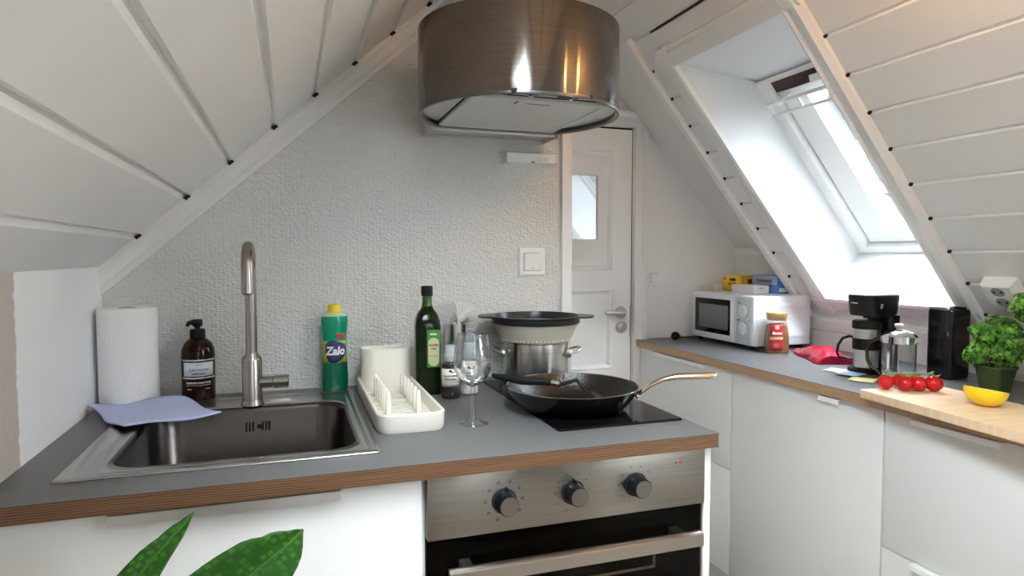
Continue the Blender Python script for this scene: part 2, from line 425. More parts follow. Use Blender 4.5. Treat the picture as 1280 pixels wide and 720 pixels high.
# slope of the door alcove behind
al = MB(); za0 = 1.25
al.prism([(xa(za0), 0, za0), (xa(2.46), 0, 2.46), (xa(2.46) + .25, 0, 2.46), (xa(za0) + .25, 0, za0)], (0, .45, 0))
o = al.build('ceiling_alcove', SMOOTHWALL, kind='structure'); o.location.y = 2.18
MB().prism([pr(2.46, YE), pr(1.0, YE), pr(1.0, YE) - NR * .30, pr(2.46, YE) - NR * .30], (0, .01, 0)).build('ceiling_lining_end', PAINT, kind='structure')
# skylight casing: far side (two mouldings and a band of boards between), near side, head, sill
def casing(p0, p1, side, name, prof): return ext(p0, p1, side, NR, prof, name)
pf = [(0, 0), (0, .016), (.010, .020), (.022, .018), (.045, .018), (.055, .010), (.070, .008), (.074, 0)]
casing(pr(oz1 + .055, oy1 - .006), pr(oz0 - .055, oy1 - .006), Vector((0, 1, 0)), 'trim_3', pf)
pf2 = [(0, -.01), (0, .010), (.006, .018), (.026, .018), (.036, .010), (.040, -.10), (.030, -.10)]
casing(pr(2.07, YE - .030), pr(1.0, YE - .030), Vector((0, 1, 0)), 'trim_4', [(-.016 + a * 1.4, b) for a, b in pf2])
pf3 = [(0, 0), (0, .014), (.010, .020), (.016, .013), (.034, .013), (.038, .020), (.052, .022), (.060, .014), (.066, .010), (.068, 0)]
casing(pr(oz1 + .06, oy0 + .006), pr(1.0, oy0 + .006), Vector((0, -1, 0)), 'trim_5', pf3)
pf4 = [(0, 0), (0, .016), (.012, .020), (.030, .018), (.050, .018), (.060, .008), (.072, .006), (.074, 0)]
ext(pr(oz1 - .004, oy0 - .062), pr(oz1 - .004, oy1 + .068), -SR, NR, pf4, 'trim_6')
ext(pr(oz0 + .004, oy0 - .062), pr(oz0 + .004, oy1 + .068), SR, NR, [(0, 0), (0, .016), (.010, .020), (.030, .016), (.055, .012), (.062, 0)], 'trim_7')
nk = MB()  # black blocks for the shade in groove ends, and a board crack
def gap_block(y, z, w=.010, h=.004, dep=.012):
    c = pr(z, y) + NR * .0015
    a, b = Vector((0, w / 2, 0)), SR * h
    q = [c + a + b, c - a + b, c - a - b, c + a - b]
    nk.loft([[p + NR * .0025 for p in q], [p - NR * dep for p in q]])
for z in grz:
    if z < 2.0: gap_block(oy0 - .064, z)
    if 1.03 < z < 2.0: gap_block(YE - .050, z, .006, .005)
for y_ in (1.66, 1.74, 1.82, 1.90, 1.98): gap_block(y_, 2.0545, .082, .0022, .004)
nk.build('trim_5_gap_shade', GAP, kind='structure')
# moulding strip under the slope along the knee wall, and in the alcove
ext((XK, 0.0, 1.035), (XK, 2.17, 1.035), (0, 0, -1), (-1, 0, 0), [(0, 0), (0, .022), (.014, .024), (.03, .016), (.052, .012), (.056, 0)], 'trim_8')
ext((1.989, 2.2, 1.316), (1.989, YD, 1.316), (0, 0, -1), (-1, 0, 0), [(0, 0), (0, .014), (.012, .016), (.028, .008), (.03, 0)], 'trim_9')

# ---- window_1: skylight with its shaft lining, frame, sash, pane and top bar
W1 = struct('window_1')
def fp(y, z, off=0):                       # a point on the frame plane
    return Vector((2.35 + (1.04 - z) / 1.2, y, z)) + NR * off
fz1, fz0 = 1.915, 1.300
def quad(m, a, b, c, d, t):
    m.loft([[a, b, c, d], [p + Vector(t) for p in (a, b, c, d)]])
sh = MB()
quad(sh, pr(oz1, oy1), pr(oz0, oy1), fp(oy1, fz0), fp(oy1, fz1), (0, .012, 0))
quad(sh, pr(oz1, oy0), pr(oz0, oy0), fp(oy0, fz0), fp(oy0, fz1), (0, -.012, 0))
quad(sh, pr(oz1, oy0), pr(oz1, oy1), fp(oy1, fz1), fp(oy0, fz1), (0, 0, .012))
quad(sh, pr(oz0, oy0), pr(oz0, oy1), fp(oy1, fz0), fp(oy0, fz0), (.012, 0, -.008))
sh.build('lining', REVEAL, W1)
def ring(y0, y1, z0, z1, wd, wtop, wbot, o0, o1, mb):
    """rectangular frame on the roof plane, between offsets o0 and o1"""
    lo = []
    for (a, b, c, d) in (((y0, z0), (y1, z0), (y1, z1), (y0, z1)),):
        out = [a, b, c, d]
    ins = [(y0 + wd, z0 + wbot), (y1 - wd, z0 + wbot), (y1 - wd, z1 - wtop), (y0 + wd, z1 - wtop)]
    L = [[fp(*p, o0) for p in out], [fp(*p, o1) for p in out], [fp(*p, o1) for p in ins], [fp(*p, o0) for p in ins]]
    mb.loft(L + [L[0]], False, False)
f = MB(); ring(oy0, oy1, fz0, fz1, .050, .030, .022, -.07, .012, f); f.bevel(.003)
f.build('window_frame', FRAMEW, W1)
f = MB(); ring(oy0 + .056, oy1 - .056, fz0 + .026, fz1 - .055, .108, .03, .058, -.065, -.012, f); f.bevel(.004)
sash = f.build('sash', FRAMEW, W1)
f = MB(); ring(oy0 + .050, oy1 - .050, fz0 + .021, fz1 - .06, .007, .008, .006, -.066, -.030, f)
f.build('rubber_seal', BLACKM, W1)
f = MB(); f.loft([[fp(y, z, -.045) for y, z in ((oy0 + .13, fz0 + .07), (oy1 - .13, fz0 + .07), (oy1 - .13, fz1 - .095), (oy0 + .13, fz1 - .095))],
                  [fp(y, z, -.050) for y, z in ((oy0 + .13, fz0 + .07), (oy1 - .13, fz0 + .07), (oy1 - .13, fz1 - .095), (oy0 + .13, fz1 - .095))]])
f.build('pane', GLASSP, sash)
# ventilation slot at the head (dark) with its catch, and the pull bar
f = MB(); f.loft([[fp(y, z, o_) for y, z in ((oy0 + .06, fz1 - .046), (oy1 - .075, fz1 - .046), (oy1 - .075, fz1 - .014), (oy0 + .06, fz1 - .014))] for o_ in (.0135, -.055)])
f.build('vent_slot', ROOFD, W1)
f = MB(); f.loft([[fp(y, z, o_) for y, z in ((oy0 + .045, fz1 - .060), (oy1 - .045, fz1 - .060), (oy1 - .045, fz1 - .026), (oy0 + .045, fz1 - .026))] for o_ in (-.018, -.068)]); f.build('head_board', FRAMEW, W1)
f = MB(); f.loft([[fp(y, z, o_) for y, z in ((1.70, fz1 - .046), (1.76, fz1 - .046), (1.75, fz1 - .026), (1.71, fz1 - .026))] for o_ in (.022, -.02)]); f.bevel(.003)
f.build('catch', STEEL, W1)
f = MB()
f.tube([fp(oy0 + .03, fz1 - .062, .050), fp(oy1 - .045, fz1 - .062, .050)], .007, 10)
f.tube([fp(oy0 + .03, fz1 - .096, .052), fp(oy1 - .045, fz1 - .096, .052)], .006, 10)
for y in (oy1 - .052, oy1 - .19, oy0 + .2, oy0 + .05):
    f.tube([fp(y, fz1 - .062, .050), fp(y, fz1 - .096, .052)], .006, 8); 
for y in (oy1 - .10, oy0 + .12):
    f.tube([fp(y, fz1 - .070, .050), fp(y, fz1 - .066, -.012)], .006, 8)
f.build('pull_bar', FRAMEW, W1)
f = MB(); f.cyl((2.085, 1.999, 1.36), (2.085, 1.992, 1.36), .006); f.build('screw', STEEL, W1)
# outer roof skin so that no stray daylight enters beside the frame
rf = MB()
def skin(y0, y1, z0, z1):
    rf.loft([[fp(y, z, -.02) for y, z in ((y0, z0), (y1, z0), (y1, z1), (y0, z1))], [fp(y, z, -.06) for y, z in ((y0, z0), (y1, z0), (y1, z1), (y0, z1))]])
skin(YR - .2, RY0, .6, 3.0); skin(RY1, oy0, .6, 3.0); skin(RY0, RY1, fz1, 3.0); skin(RY0, RY1, .6, fz0); skin(oy1, 2.75, .6, 3.0); skin(oy0, oy1, fz1, 3.0); skin(oy0, oy1, .6, fz0)
rf.build('roof_right', ROOFD, kind='structure')
rl = MB()
for x0_, x1_, ya, yb in ((-1.3, 1.3, YR - .2, LY0), (-1.3, 1.3, LY1, 2.8), (-1.3, LX0, LY0, LY1), (LX1, 1.3, LY0, LY1)):
    rl.prism([(x0_, ya, zl(x0_) + .10), (x1_, ya, zl(x1_) + .10), (x1_, ya, zl(x1_) + .16), (x0_, ya, zl(x0_) + .16)], (0, yb - ya, 0))
rl.build('roof_left', ROOFD, kind='structure')

W3 = struct('fill_window_right'); f = MB(); ring(RY0, RY1, fz0, fz1, .08, .06, .05, -.06, .01, f); f.build('window_frame', FRAMEW, W3)  # unseen roof window added on the right slope as fill light
f = MB(); f.loft([[fp(y, z, o_) for y, z in ((RY0 + .05, fz0 + .03), (RY1 - .05, fz0 + .03), (RY1 - .05, fz1 - .04), (RY0 + .05, fz1 - .04))] for o_ in (-.03, -.035)]); f.build('pane', GLASSP, W3)
f = MB(); quad(f, pr(oz1, RY1), pr(oz0, RY1), fp(RY1, fz0), fp(RY1, fz1), (0, .012, 0)); quad(f, pr(oz1, RY0), pr(oz0, RY0), fp(RY0, fz0), fp(RY0, fz1), (0, -.012, 0))
quad(f, pr(oz1, RY0), pr(oz1, RY1), fp(RY1, fz1), fp(RY0, fz1), (0, 0, .012)); quad(f, pr(oz0, RY0), pr(oz0, RY1), fp(RY1, fz0), fp(RY0, fz0), (.012, 0, -.008)); f.build('lining', REVEAL, W3)
W4 = struct('fill_window_left'); f = MB()  # unseen roof window added on the left slope to light worktop and wall
def lp4(x, y, o_): return Vector((x, y, zl(x) + .08 + o_))
f.loft([[lp4(x, y, o_) for x, y in q] for o_, q in ((0, ((LX0, LY0), (LX1, LY0), (LX1, LY1), (LX0, LY1))), (.05, ((LX0, LY0), (LX1, LY0), (LX1, LY1), (LX0, LY1))), (.05, ((LX0 + .06, LY0 + .06), (LX1 - .06, LY0 + .06), (LX1 - .06, LY1 - .06), (LX0 + .06, LY1 - .06))), (0, ((LX0 + .06, LY0 + .06), (LX1 - .06, LY0 + .06), (LX1 - .06, LY1 - .06), (LX0 + .06, LY1 - .06))), (0, ((LX0, LY0), (LX1, LY0), (LX1, LY1), (LX0, LY1))))], False, False); f.build('window_frame', FRAMEW, W4)
f = MB(); f.loft([[lp4(x, y, o_) for x, y in ((LX0 + .05, LY0 + .05), (LX1 - .05, LY0 + .05), (LX1 - .05, LY1 - .05), (LX0 + .05, LY1 - .05))] for o_ in (.02, .025)]); f.build('pane', GLASSP, W4)

# ---- window_2: in the rear gable, behind the camera
W2 = struct('window_2')
f = MB()
for a in ((wx0, wx0 + .06, wz0, wz1), (wx1 - .06, wx1, wz0, wz1), (wx0, wx1, wz0, wz0 + .06), (wx0, wx1, wz1 - .06, wz1), ((wx0 + wx1) / 2 - .03, (wx0 + wx1) / 2 + .03, wz0, wz1)):
    f.box(a[0], a[1], YR - .08, YR - .01, a[2], a[3], .004)
f.build('window_frame', FRAMEW, W2)
f = MB(); f.box(wx0 + .05, wx1 - .05, YR - .05, YR - .045, wz0 + .05, wz1 - .05); f.build('pane', GLASSP, W2)

# ---- door_1
D1 = struct('door_1')
dl0, dl1, dt = .645, 1.437, 1.834
y0 = YD + .012
rails = MB()
px0, px1 = .745, 1.345                     # panel field
rails.box(dl0, px0, y0, y0 + .04, .01, dt); rails.box(px1, dl1, y0, y0 + .04, .01, dt)
rails.box(px0, px1, y0, y0 + .04, 1.74, dt); rails.box(px0, px1, y0, y0 + .04, 1.135, 1.215)
rails.box(px0, px1, y0, y0 + .04, .01, .20); rails.box(px0, px1, y0, y0 + .04, .70, .78)
rails.build('door_leaf', DOORP, D1)
def panel(z0, z1, hole=None):
    m = MB(); b = .022; yy = y0 + .002
    lo = lambda i, d: [(px0 + i, yy + d, z0 + i), (px1 - i, yy + d, z0 + i), (px1 - i, yy + d, z1 - i), (px0 + i, yy + d, z1 - i)]
    L = [lo(0, -.004), lo(.006, -.010), lo(.014, -.006), lo(.022, .008)]
    if hole:
        L += [[(hole[0], yy + .008, hole[2]), (hole[1], yy + .008, hole[2]), (hole[1], yy + .008, hole[3]), (hole[0], yy + .008, hole[3])],
              [(hole[0], yy + .026, hole[2]), (hole[1], yy + .026, hole[2]), (hole[1], yy + .026, hole[3]), (hole[0], yy + .026, hole[3])]]
    m.loft(L, False, not hole); m.build('door_panel', DOORP, D1, ang=25)
gh = (.81, 1.277, 1.353, 1.630)
panel(1.215, 1.74, gh); panel(.78, 1.135); panel(.20, .70)
f = MB(); f.box(gh[0], gh[1], y0 + .020, y0 + .024, gh[2], gh[3]); f.build('pane', DOORG, D1)
f = MB(); f.cyl((1.385, y0, 1.030), (1.385, y0 - .010, 1.030), .026, n=28); f.tube([(1.385, y0 - .008, 1.03), (1.385, y0 - .045, 1.03), (1.375, y0 - .055, 1.031), (1.285, y0 - .055, 1.034)], .0095, 12)
f.build('door_handle', STEEL, D1)
f = MB(); f.cyl((1.388, y0, .966), (1.388, y0 - .012, .966), .025, n=28); f.cyl((1.388, y0 - .012, .966), (1.388, y0 - .028, .966), .014, n=20); f.build('lock', STEEL, D1)
f = MB(); f.box(1.432, 1.438, y0 - .004, y0 + .02, .92, 1.06); f.build('strike_plate', STEEL, D1)
f = MB(); f.box(dl0, dl1 + .004, y0 + .002, y0 + .02, dt + .001, dt + .008); f.box(dl1 + .0005, dl1 + .004, y0 + .002, y0 + .02, 0, dt); f.build('door_gap', GAP, D1)
f = MB(); f.box(1.175, 1.235, y0 - .004, y0 + .006, 1.822, 1.836, .002); f.build('door_stop_plate', CHROME, D1)
for nme, pts in (('trim_10', ((dx1, 0), (dx1 + .064, 0), (dx1 + .064, dz1 + .068), (dx1, dz1 + .068))), ('trim_11', ((.62, dz1), (dx1 + .001, dz1), (dx1 + .001, dz1 + .068), (.62, dz1 + .068)))):
    m = MB().prism([(x, YD, z) for x, z in pts], (0, -.016, 0)); m.bevel(.005)
    (x0_, z0_), (x1_, z1_) = pts[0], pts[2]
    if nme == 'trim_10': m.box(x0_ + .036, x1_, YD - .024, YD, 0, z1_, .004)
    else: m.box(x0_, x1_ + .03, YD - .024, YD, z1_ - .03, z1_, .004)
    m.build(nme, TRIMP, kind='structure')
# room seen through the door pane
f = MB(); f.box(.3, 2.3, 3.6, 3.65, 0, 2.7); f.box(.25, .3, YD + .12, 3.65, 0, 2.7); f.box(2.25, 2.3, YD + .12, 3.65, 0, 2.7); f.box(.25, 2.3, YD + .05, 3.65, 2.65, 2.7)
f.build('wall_hallway', SMOOTHWALL, kind='structure')
MB().box(.25, 2.3, YD + .12, 3.65, -.06, 0).build('floor_hallway', FLOORM, kind='structure')

# ------------------------------------------------------------------ exterior
H = thing('neighbouring_house', 'white weatherboarded house wall with windows outside the skylight', 'house', (8, 8, 0))
m = MB()
for k in range(60):
    z = k * .135
    m.prism([(-5, -.022, z), (-5, 0, z + .135), (-5, .03, z + .135), (-5, .03, z)], (12, 0, 0))
m.build('siding', SIDING, H)
def hwin(x0, x1, z0, z1):
    f = MB()
    for a in ((x0 - .13, x0, z0 - .12, z1 + .12), (x1, x1 + .13, z0 - .12, z1 + .12), (x0, x1, z0 - .12, z0), (x0, x1, z1, z1 + .12)):
        f.box(a[0], a[1], -.07, .0, a[2], a[3])
    f.box(x0 - .2, x1 + .2, -.12, 0, z0 - .17, z0 - .12)
    fo = f.build('window', FRAMEW, H)
    g = MB(); g.box(x0, x1, -.035, -.03, z0, z1); g.build('pane', SKYPANE, fo)
HW = hwin

# ------------------------------------------------------------------ main worktop, cabinets, oven
WX0, WX1, WY0, WY1 = XL, .845, 1.139, YW
hx0, hx1, hy0, hy1 = -.335, .130, 1.262, 1.725       # cut-out for the sink
wt = thing('worktop', 'long grey laminate worktop with plywood edge carrying the sink and hob', 'worktop', (0, 0, 0))
def rect(x0, x1, y0, y1, z): return [(x0, y0, z), (x1, y0, z), (x1, y1, z), (x0, y1, z)]
def slab(x0, x1, y0, y1, z0, z1, hole):
    m = MB()
    L = [rect(x0, x1, y0, y1, z0), rect(x0, x1, y0, y1, z1), rect(*hole, z1), rect(*hole, z0)]
    return m.loft(L + [L[0]], False, False)
slab(WX0, WX1, WY0, WY1, T - .0012, T, (hx0, hx1, hy0, hy1)).build('laminate_surface', LAMINATE, wt)
slab(WX0, WX1, WY0 + .0005, WY1, T - .030, T - .0012, (hx0, hx1, hy0, hy1)).build('plywood_core', PLY, wt)

YF = 1.165
cab = thing('sink_cabinet', 'wide white sink cabinet with a long metal edge pull', 'cabinet', (0, 0, 0))
f = MB(); f.box(XL + .002, XL + .018, YF + .02, 1.85, .10, T - .031); f.box(.205, .221, YF + .02, 1.85, .10, T - .031); f.box(XL + .018, .205, YF + .02, 1.85, .10, .116)
f.box(XL + .002, .221, YF + .07, YF + .086, 0, .10); f.box(XL + .018, .205, 1.835, 1.85, .116, .6); f.build('body', CARCASS, cab)
f = MB(); f.box(XL + .002, .222, YF, YF + .019, .105, T - .034, .0015); d = f.build('door', FRONT, cab)
f = MB(); f.prism([(-.277, YF - .001, .876), (-.277, YF - .018, .876), (-.277, YF - .020, .874), (-.277, YF - .020, .857), (-.277, YF - .0175, .857), (-.277, YF - .0175, .873), (-.277, YF - .001, .873)], (.353, 0, 0)); f.build('handle', ALU, d, label='long flat aluminium edge pull')

ov = thing('oven', 'built-in brushed steel oven with three round knobs and black glass door', 'oven', (.526, 1.5, 0))
def O(x): return x - .526
f = MB(); f.box(O(.232), O(.822), YF - 1.5 + .10, .30, .13, .870); f.box(O(.232), O(.25), YF - 1.5 + .02, YF - 1.5 + .1, .13, .75); f.box(O(.805), O(.822), YF - 1.5 + .02, YF - 1.5 + .1, .13, .75)
f.build('casing', BLACKM, ov)
f = MB(); f.box(O(.229), O(.823), YF - 1.5 - .010, YF - 1.5 + .018, .757, .8745, .002); cp = f.build('control_panel', OVENM, ov)
f = MB(); f.box(O(.229), O(.823), YF - 1.5 - .002, YF - 1.5 + .004, .28, .752, .001)
dg = f.build('door_glass', OVENG, ov)
f = MB(); f.box(O(.229), O(.30), YF - 1.5 + .0045, YF - 1.5 + .024, .28, .752); f.box(O(.752), O(.823), YF - 1.5 + .0045, YF - 1.5 + .024, .28, .752)
f.box(O(.30), O(.752), YF - 1.5 + .0045, YF - 1.5 + .024, .665, .752); f.build('door_border', mat('oven_black_border', (.003, .003, .003), .4, Specular_IOR_Level=.05), ov)
f = MB(); f.box(O(.229), O(.823), YF - 1.5 + .0, YF - 1.5 + .022, .13, .276, .002); f.build('lower_panel', OVENM, ov)
f = MB(); hy = 1.11 - 1.5
f.prism([(O(.261), hy, .712), (O(.261), hy + .006, .716), (O(.261), hy + .016, .716), (O(.261), hy + .016, .688), (O(.261), hy, .688)], (.530, 0, 0))
f.bevel(.0015); f.box(O(.29), O(.31), hy + .016, YF - 1.5, .692, .712); f.box(O(.742), O(.762), hy + .016, YF - 1.5, .692, .712)
f.build('door_handle', mat('oven_handle_steel', (.34, .31, .28), .3, 1.0), ov, label='flat steel bar handle')
f = MB()
for x0_, x1_, z_ in ((.31, .745, .600),):
    yb = YF - 1.5 + .06
    f.tube([(O(x0_), yb, z_), (O(x1_), yb, z_)], .003, 8); f.tube([(O(x0_), yb, z_ + .03), (O(x0_), yb + .3, z_ + .03), (O(x1_), yb + .3, z_ + .03), (O(x1_), yb, z_ + .03), (O(x0_), yb, z_ + .03)], .003, 8)
    f.tube([(O(x1_), yb, z_), (O(x1_), yb, z_ + .03)], .003, 8); f.tube([(O(x0_), yb, z_), (O(x0_), yb, z_ + .03)], .003, 8)
    for k in range(14): f.tube([(O(x0_ + .03 * (k + 1)), yb, z_ + .028), (O(x0_ + .03 * (k + 1)), yb + .3, z_ + .028)], .0018, 6)
f.build('wire_rack', mat('rack_wire', (.75, .72, .68), .4, .6), ov)
yk = YF - 1.5 - .010
for kx, rot in ((.376, .15), (.518, 0.0), (.657, 2.7)):
    f = MB(); c = Vector((O(kx), yk, .817))
    f.tube([c, c + Vector((0, -.004, 0)), c + Vector((0, -.005, 0)), c + Vector((0, -.031, 0)), c + Vector((0, -.033, 0))], [.0245, .0245, .0205, .0195, .0185], 32)
    dv = Vector((math.sin(rot), 0, math.cos(rot))); pv = Vector((dv.z, 0, -dv.x))
    f.prism([c + dv * .018 + pv * .004, c + dv * .0275, c + dv * .018 - pv * .004], (0, -.016, 0))
    k_ = f.build('knob', BLACKP, ov)
    f = MB(); f.tube([c + Vector((0, -.032, 0)), c + Vector((0, -.0345, 0))], [.0178, .0172], 32); f.build('knob_cap', KNOBCAP, k_)
    f = MB()
    for i in range(9):
        a = PI * .5 + (i - 4) * .62 + .3
        if False: continue
        q = c + Vector((math.cos(a) * .037, 0, math.sin(a) * .037)); s_ = .0028 if kx < .5 else .0018
        f.box(q.x - s_, q.x + s_, yk - .0003, yk + .001, q.z - s_ * .9, q.z - s_ * .5); f.box(q.x - s_, q.x + s_, yk - .0003, yk + .001, q.z + s_ * .5, q.z + s_ * .9)
        f.box(q.x - s_, q.x - s_ * .6, yk - .0003, yk + .001, q.z - s_ * .9, q.z + s_ * .9)
        if kx < .5: f.box(q.x + s_ * .6, q.x + s_, yk - .0003, yk + .001, q.z - s_ * .9, q.z + s_ * .9)
    f.build('dial_marks', INK, cp)
f = MB(); f.cyl((O(.762), yk, .851), (O(.762), yk - .001, .851), .0032, n=16); f.build('indicator_light', REDLED, ov)
f = MB(); f.cyl((O(.752), yk, .851), (O(.752), yk - .0006, .851), .0016, n=10); f.build('indicator_mark', INK, ov)

pn = thing('oven_housing', 'white cabinet housing with side panel around the oven', 'cabinet', (0, 0, 0))
f = MB(); f.box(.825, .842, YF - .004, 1.86, 0, T - .0305, .0015); f.build('side_panel', FRONT, pn)
f = MB(); f.box(.2225, .2285, YF + .012, 1.86, .10, T - .031); f.build('inner_panel', CARCASS, pn)
f = MB(); f.box(.2285, .825, YF + .07, YF + .086, 0, .12); f.build('plinth', CARCASS, pn)

# ------------------------------------------------------------------ sink, faucet
sk = thing('sink', 'stainless steel inset sink with one rectangular bowl and wide rim', 'sink', (0, 0, T))
A = (-.376, .156, 1.226, 1.826)
L = []
def rr(dx0, dx1, dy0, dy1, r, z, n=8): return rrect(A[0] + dx0, A[1] - dx1, A[2] + dy0, A[3] - dy1, r, z, n)
L.append(rr(0, 0, 0, 0, .010, .0005)); L.append(rr(.001, .001, .001, .001, .010, .0030)); L.append(rr(.006, .006, .006, .006, .010, .0048)); L.append(rr(.014, .014, .012, .012, .010, .0044))
L.append(rr(.028, .016, .018, .016, .010, .0040)); L.append(rr(.033, .018, .019, .018, .010, .0020)); L.append(rr(.040, .021, .021, .020, .012, .0014))
L.append(rr(.046, .024, .024, .022, .016, .0028)); L.append(rr(.060, .030, .032, .100, .045, .0028)); L.append(rr(.064, .033, .046, .122, .062, .0020)); L.append(rr(.067, .036, .050, .126, .064, -.0015)); L.append(rr(.070, .039, .054, .130, .064, -.010))
L.append(rr(.076, .045, .060, .136, .062, -.145)); L.append(rr(.084, .053, .068, .144, .060, -.160)); L.append(rr(.105, .074, .09, .165, .05, -.168)); L.append(rr(.24, .20, .25, .30, .03, -.171))
MB().loft(L[:10], False, False).build('rim', RIMM, sk, ang=60, solid=.0010)
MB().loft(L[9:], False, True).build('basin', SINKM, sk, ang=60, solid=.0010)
f = MB(); yo = A[3] - .1335
for i in range(8):
    if i in (3, 4): continue
    x = -.098 + i * .0075 - .012; f.box(x, x + .0042, yo - .002, yo + .004, -.056, -.033)
f.cyl((-.078 + .0, yo + .003, -.0445), (-.078, yo - .003, -.0445), .006, n=14)
f.build('overflow_grille', BLACKM, sk)
f = MB(); f.lathe([(.045, 0), (.045, .002), (.036, .003), (.03, .001), (.001, .001)], (-.09, 1.48, -.1705), 32); f.build('drain', CHROME, sk)
f = MB(); f.box(-.055, -.005, 1.752, 1.770, .0022, .0052, .001); f.build('rim_plate', STEEL, sk)
f = MB(); f.box(-.06, -.052, A[2] + .030, A[2] + .034, .0026, .004); f.build('rim_stud', CHROME, sk)

fa = thing('faucet', 'tall brushed steel mixer tap with curved spout and side lever', 'tap', (-.094, 1.722, T + .003))
f = MB(); f.lathe([(.0275, 0), (.0275, .004), (.0245, .010), (.0235, .015), (.0235, .112), (.0215, .118), (.014, .127), (.0135, .130)], n=36); f.build('tap_body', TAPM, fa)
rb = .058
pts = [(0, 0, .10), (0, 0, .2), (0, 0, .30)] + [(0, -rb + rb * math.cos(a), .332 + rb * math.sin(a)) for a in [i * PI / 16 for i in range(0, 16)]] + [(-.0, -2 * rb, .332), (-.0, -2 * rb - .002, .30), (0, -2 * rb - .003, .282)]
f = MB(); f.tube(pts, .0135, 20); f.build('spout', TAPM, fa)
f = MB(); f.tube([(0, -2 * rb - .003, .2815), (0, -2 * rb - .0032, .2805)], [.0115, .0115], 16); f.build('outlet', BLACKM, fa)
f = MB(); f.tube([(.015, -.002, .055), (.048, -.004, .055), (.0485, -.004, .055)], [.0145, .0145, .0135], 24); f.tube([(.050, -.004, .055), (.084, -.006, .0555)], .0165, 24)
f.tube([(.084, -.006, .0575), (.0855, -.006, .0575)], [.0160, .0148], 24)
f.build('lever', TAPM, fa)

# ------------------------------------------------------------------ items round the sink
pt = thing('paper_towel_roll', 'white roll of paper towels standing in the corner', 'paper towel', (-.384, 1.83, T))
rt = [.066, .0665, .0662, .0667]
f = MB(); f.lathe([(.0225, 0), (.064, 0), (.066, .003), (.0665, .08), (.066, .16), (.0665, .238), (.065, .2435), (.0225, .2435), (.0225, .10), (.0225, 0)], n=48, cap0=False, cap1=False)
f.build('paper_sheets', PAPER, pt)
f = MB(); f.lathe([(.0215, .001), (.0224, .001), (.0224, .2425), (.0205, .2425), (.0205, .001)], n=32, cap0=False, cap1=False); f.build('cardboard_core', mat('cardboard', (.38, .27, .17), .8), pt)

def face_angle(p): return math.atan2(-p[1], -p[0])
P = (-.230, 1.848); so = thing('soap_bottle', 'brown pump bottle of hand soap with pale blue label', 'soap bottle', (*P, T)); aa = face_angle(P)
f = MB(); f.lathe([(.036, 0), (.0395, .003), (.040, .02), (.040, .120), (.0385, .132), (.033, .146), (.022, .157), (.0155, .160), (.0155, .164)], n=40); bo = f.build('bottle', AMBER, so)
f = MB(); f.lathe([(.0180, .160), (.0185, .161), (.0185, .180), (.0165, .183), (.0065, .183), (.0065, .196)], n=28)
f.tube([(0, 0, .190), (0, 0, .202)], .0115, 20)
dv = Vector((math.cos(aa - .9), math.sin(aa - .9), 0)); f.tube([Vector((0, 0, .2)) - dv * .010, Vector((0, 0, .2015)) + dv * .012, Vector((0, 0, .2)) + dv * .026, Vector((0, 0, .193)) + dv * .030], [.0075, .0075, .0055, .0045], 14)
f.build('pump', BLACKM, so)
la = wrap(MB(), .0405, .066, .101, aa, .98).build('label', LABELW, so, solid=.0004)
for z0_ in (.104, .0585): wrap(MB(), .0404, z0_, z0_ + .0045, aa, 1.2).build('foil_band', SILVERBAND, so, solid=.0003)
lettering('Lyonesse', .0130, INK, la, cyl=(.0409, aa, .083), shear=.35)
lettering('HAND SOAP', .0052, INK, la, cyl=(.0409, aa, .0725), bold=.0002); lettering('PREMIUM', .0035, INK, la, cyl=(.0409, aa, .0945))
lettering('PREMIUM HAND SOAP', .0062, WINK, bo, cyl=(.0404, aa, .049), bold=.0001); lettering('500 ml', .0040, WINK, bo, cyl=(.0404, aa - .55, .033)); lettering('16.9 fl oz', .0040, WINK, bo, cyl=(.0404, aa + .55, .033))
f = MB(); wrap(f, .0404, .0425, .0432, aa, .8); f.build('rule_line', WINK, bo, solid=.0002)

# cloth over the sink corner
cl = MB(); nu, nv = 26, 16
c00, c10, c11, c01 = Vector((-.452, 1.745, 0)), Vector((-.340, 1.545, 0)), Vector((-.160, 1.625, 0)), Vector((-.262, 1.795, 0))
vs = []
for j in range(nv + 1):
    for i in range(nu + 1):
        u, v = i / nu, j / nv
        p = c00.lerp(c10, v).lerp(c01.lerp(c11, v), u)
        z = .0072 + .004 * math.sin(3.2 * u + 1.1 * v) ** 2 + .0035 * math.sin(5 * v + 2 * u) ** 2 + .016 * math.exp(-((u - .03) ** 2 + (v - .0) ** 2) * 26) + .014 * math.exp(-((u - .86) ** 2 + (v - .05) ** 2) * 9)
        p = p + Vector((.006 * math.sin(7 * v) , .005 * math.sin(6 * u), 0))
        vs.append((p.x, p.y, T + z))
cl.faces(vs, [(j * (nu + 1) + i, j * (nu + 1) + i + 1, (j + 1) * (nu + 1) + i + 1, (j + 1) * (nu + 1) + i) for j in range(nv) for i in range(nu)])
tag(cl.build('dish_cloth', CLOTH, solid=.0035), 'pale blue cloth lying flat over the left corner of the sink', 'cloth')

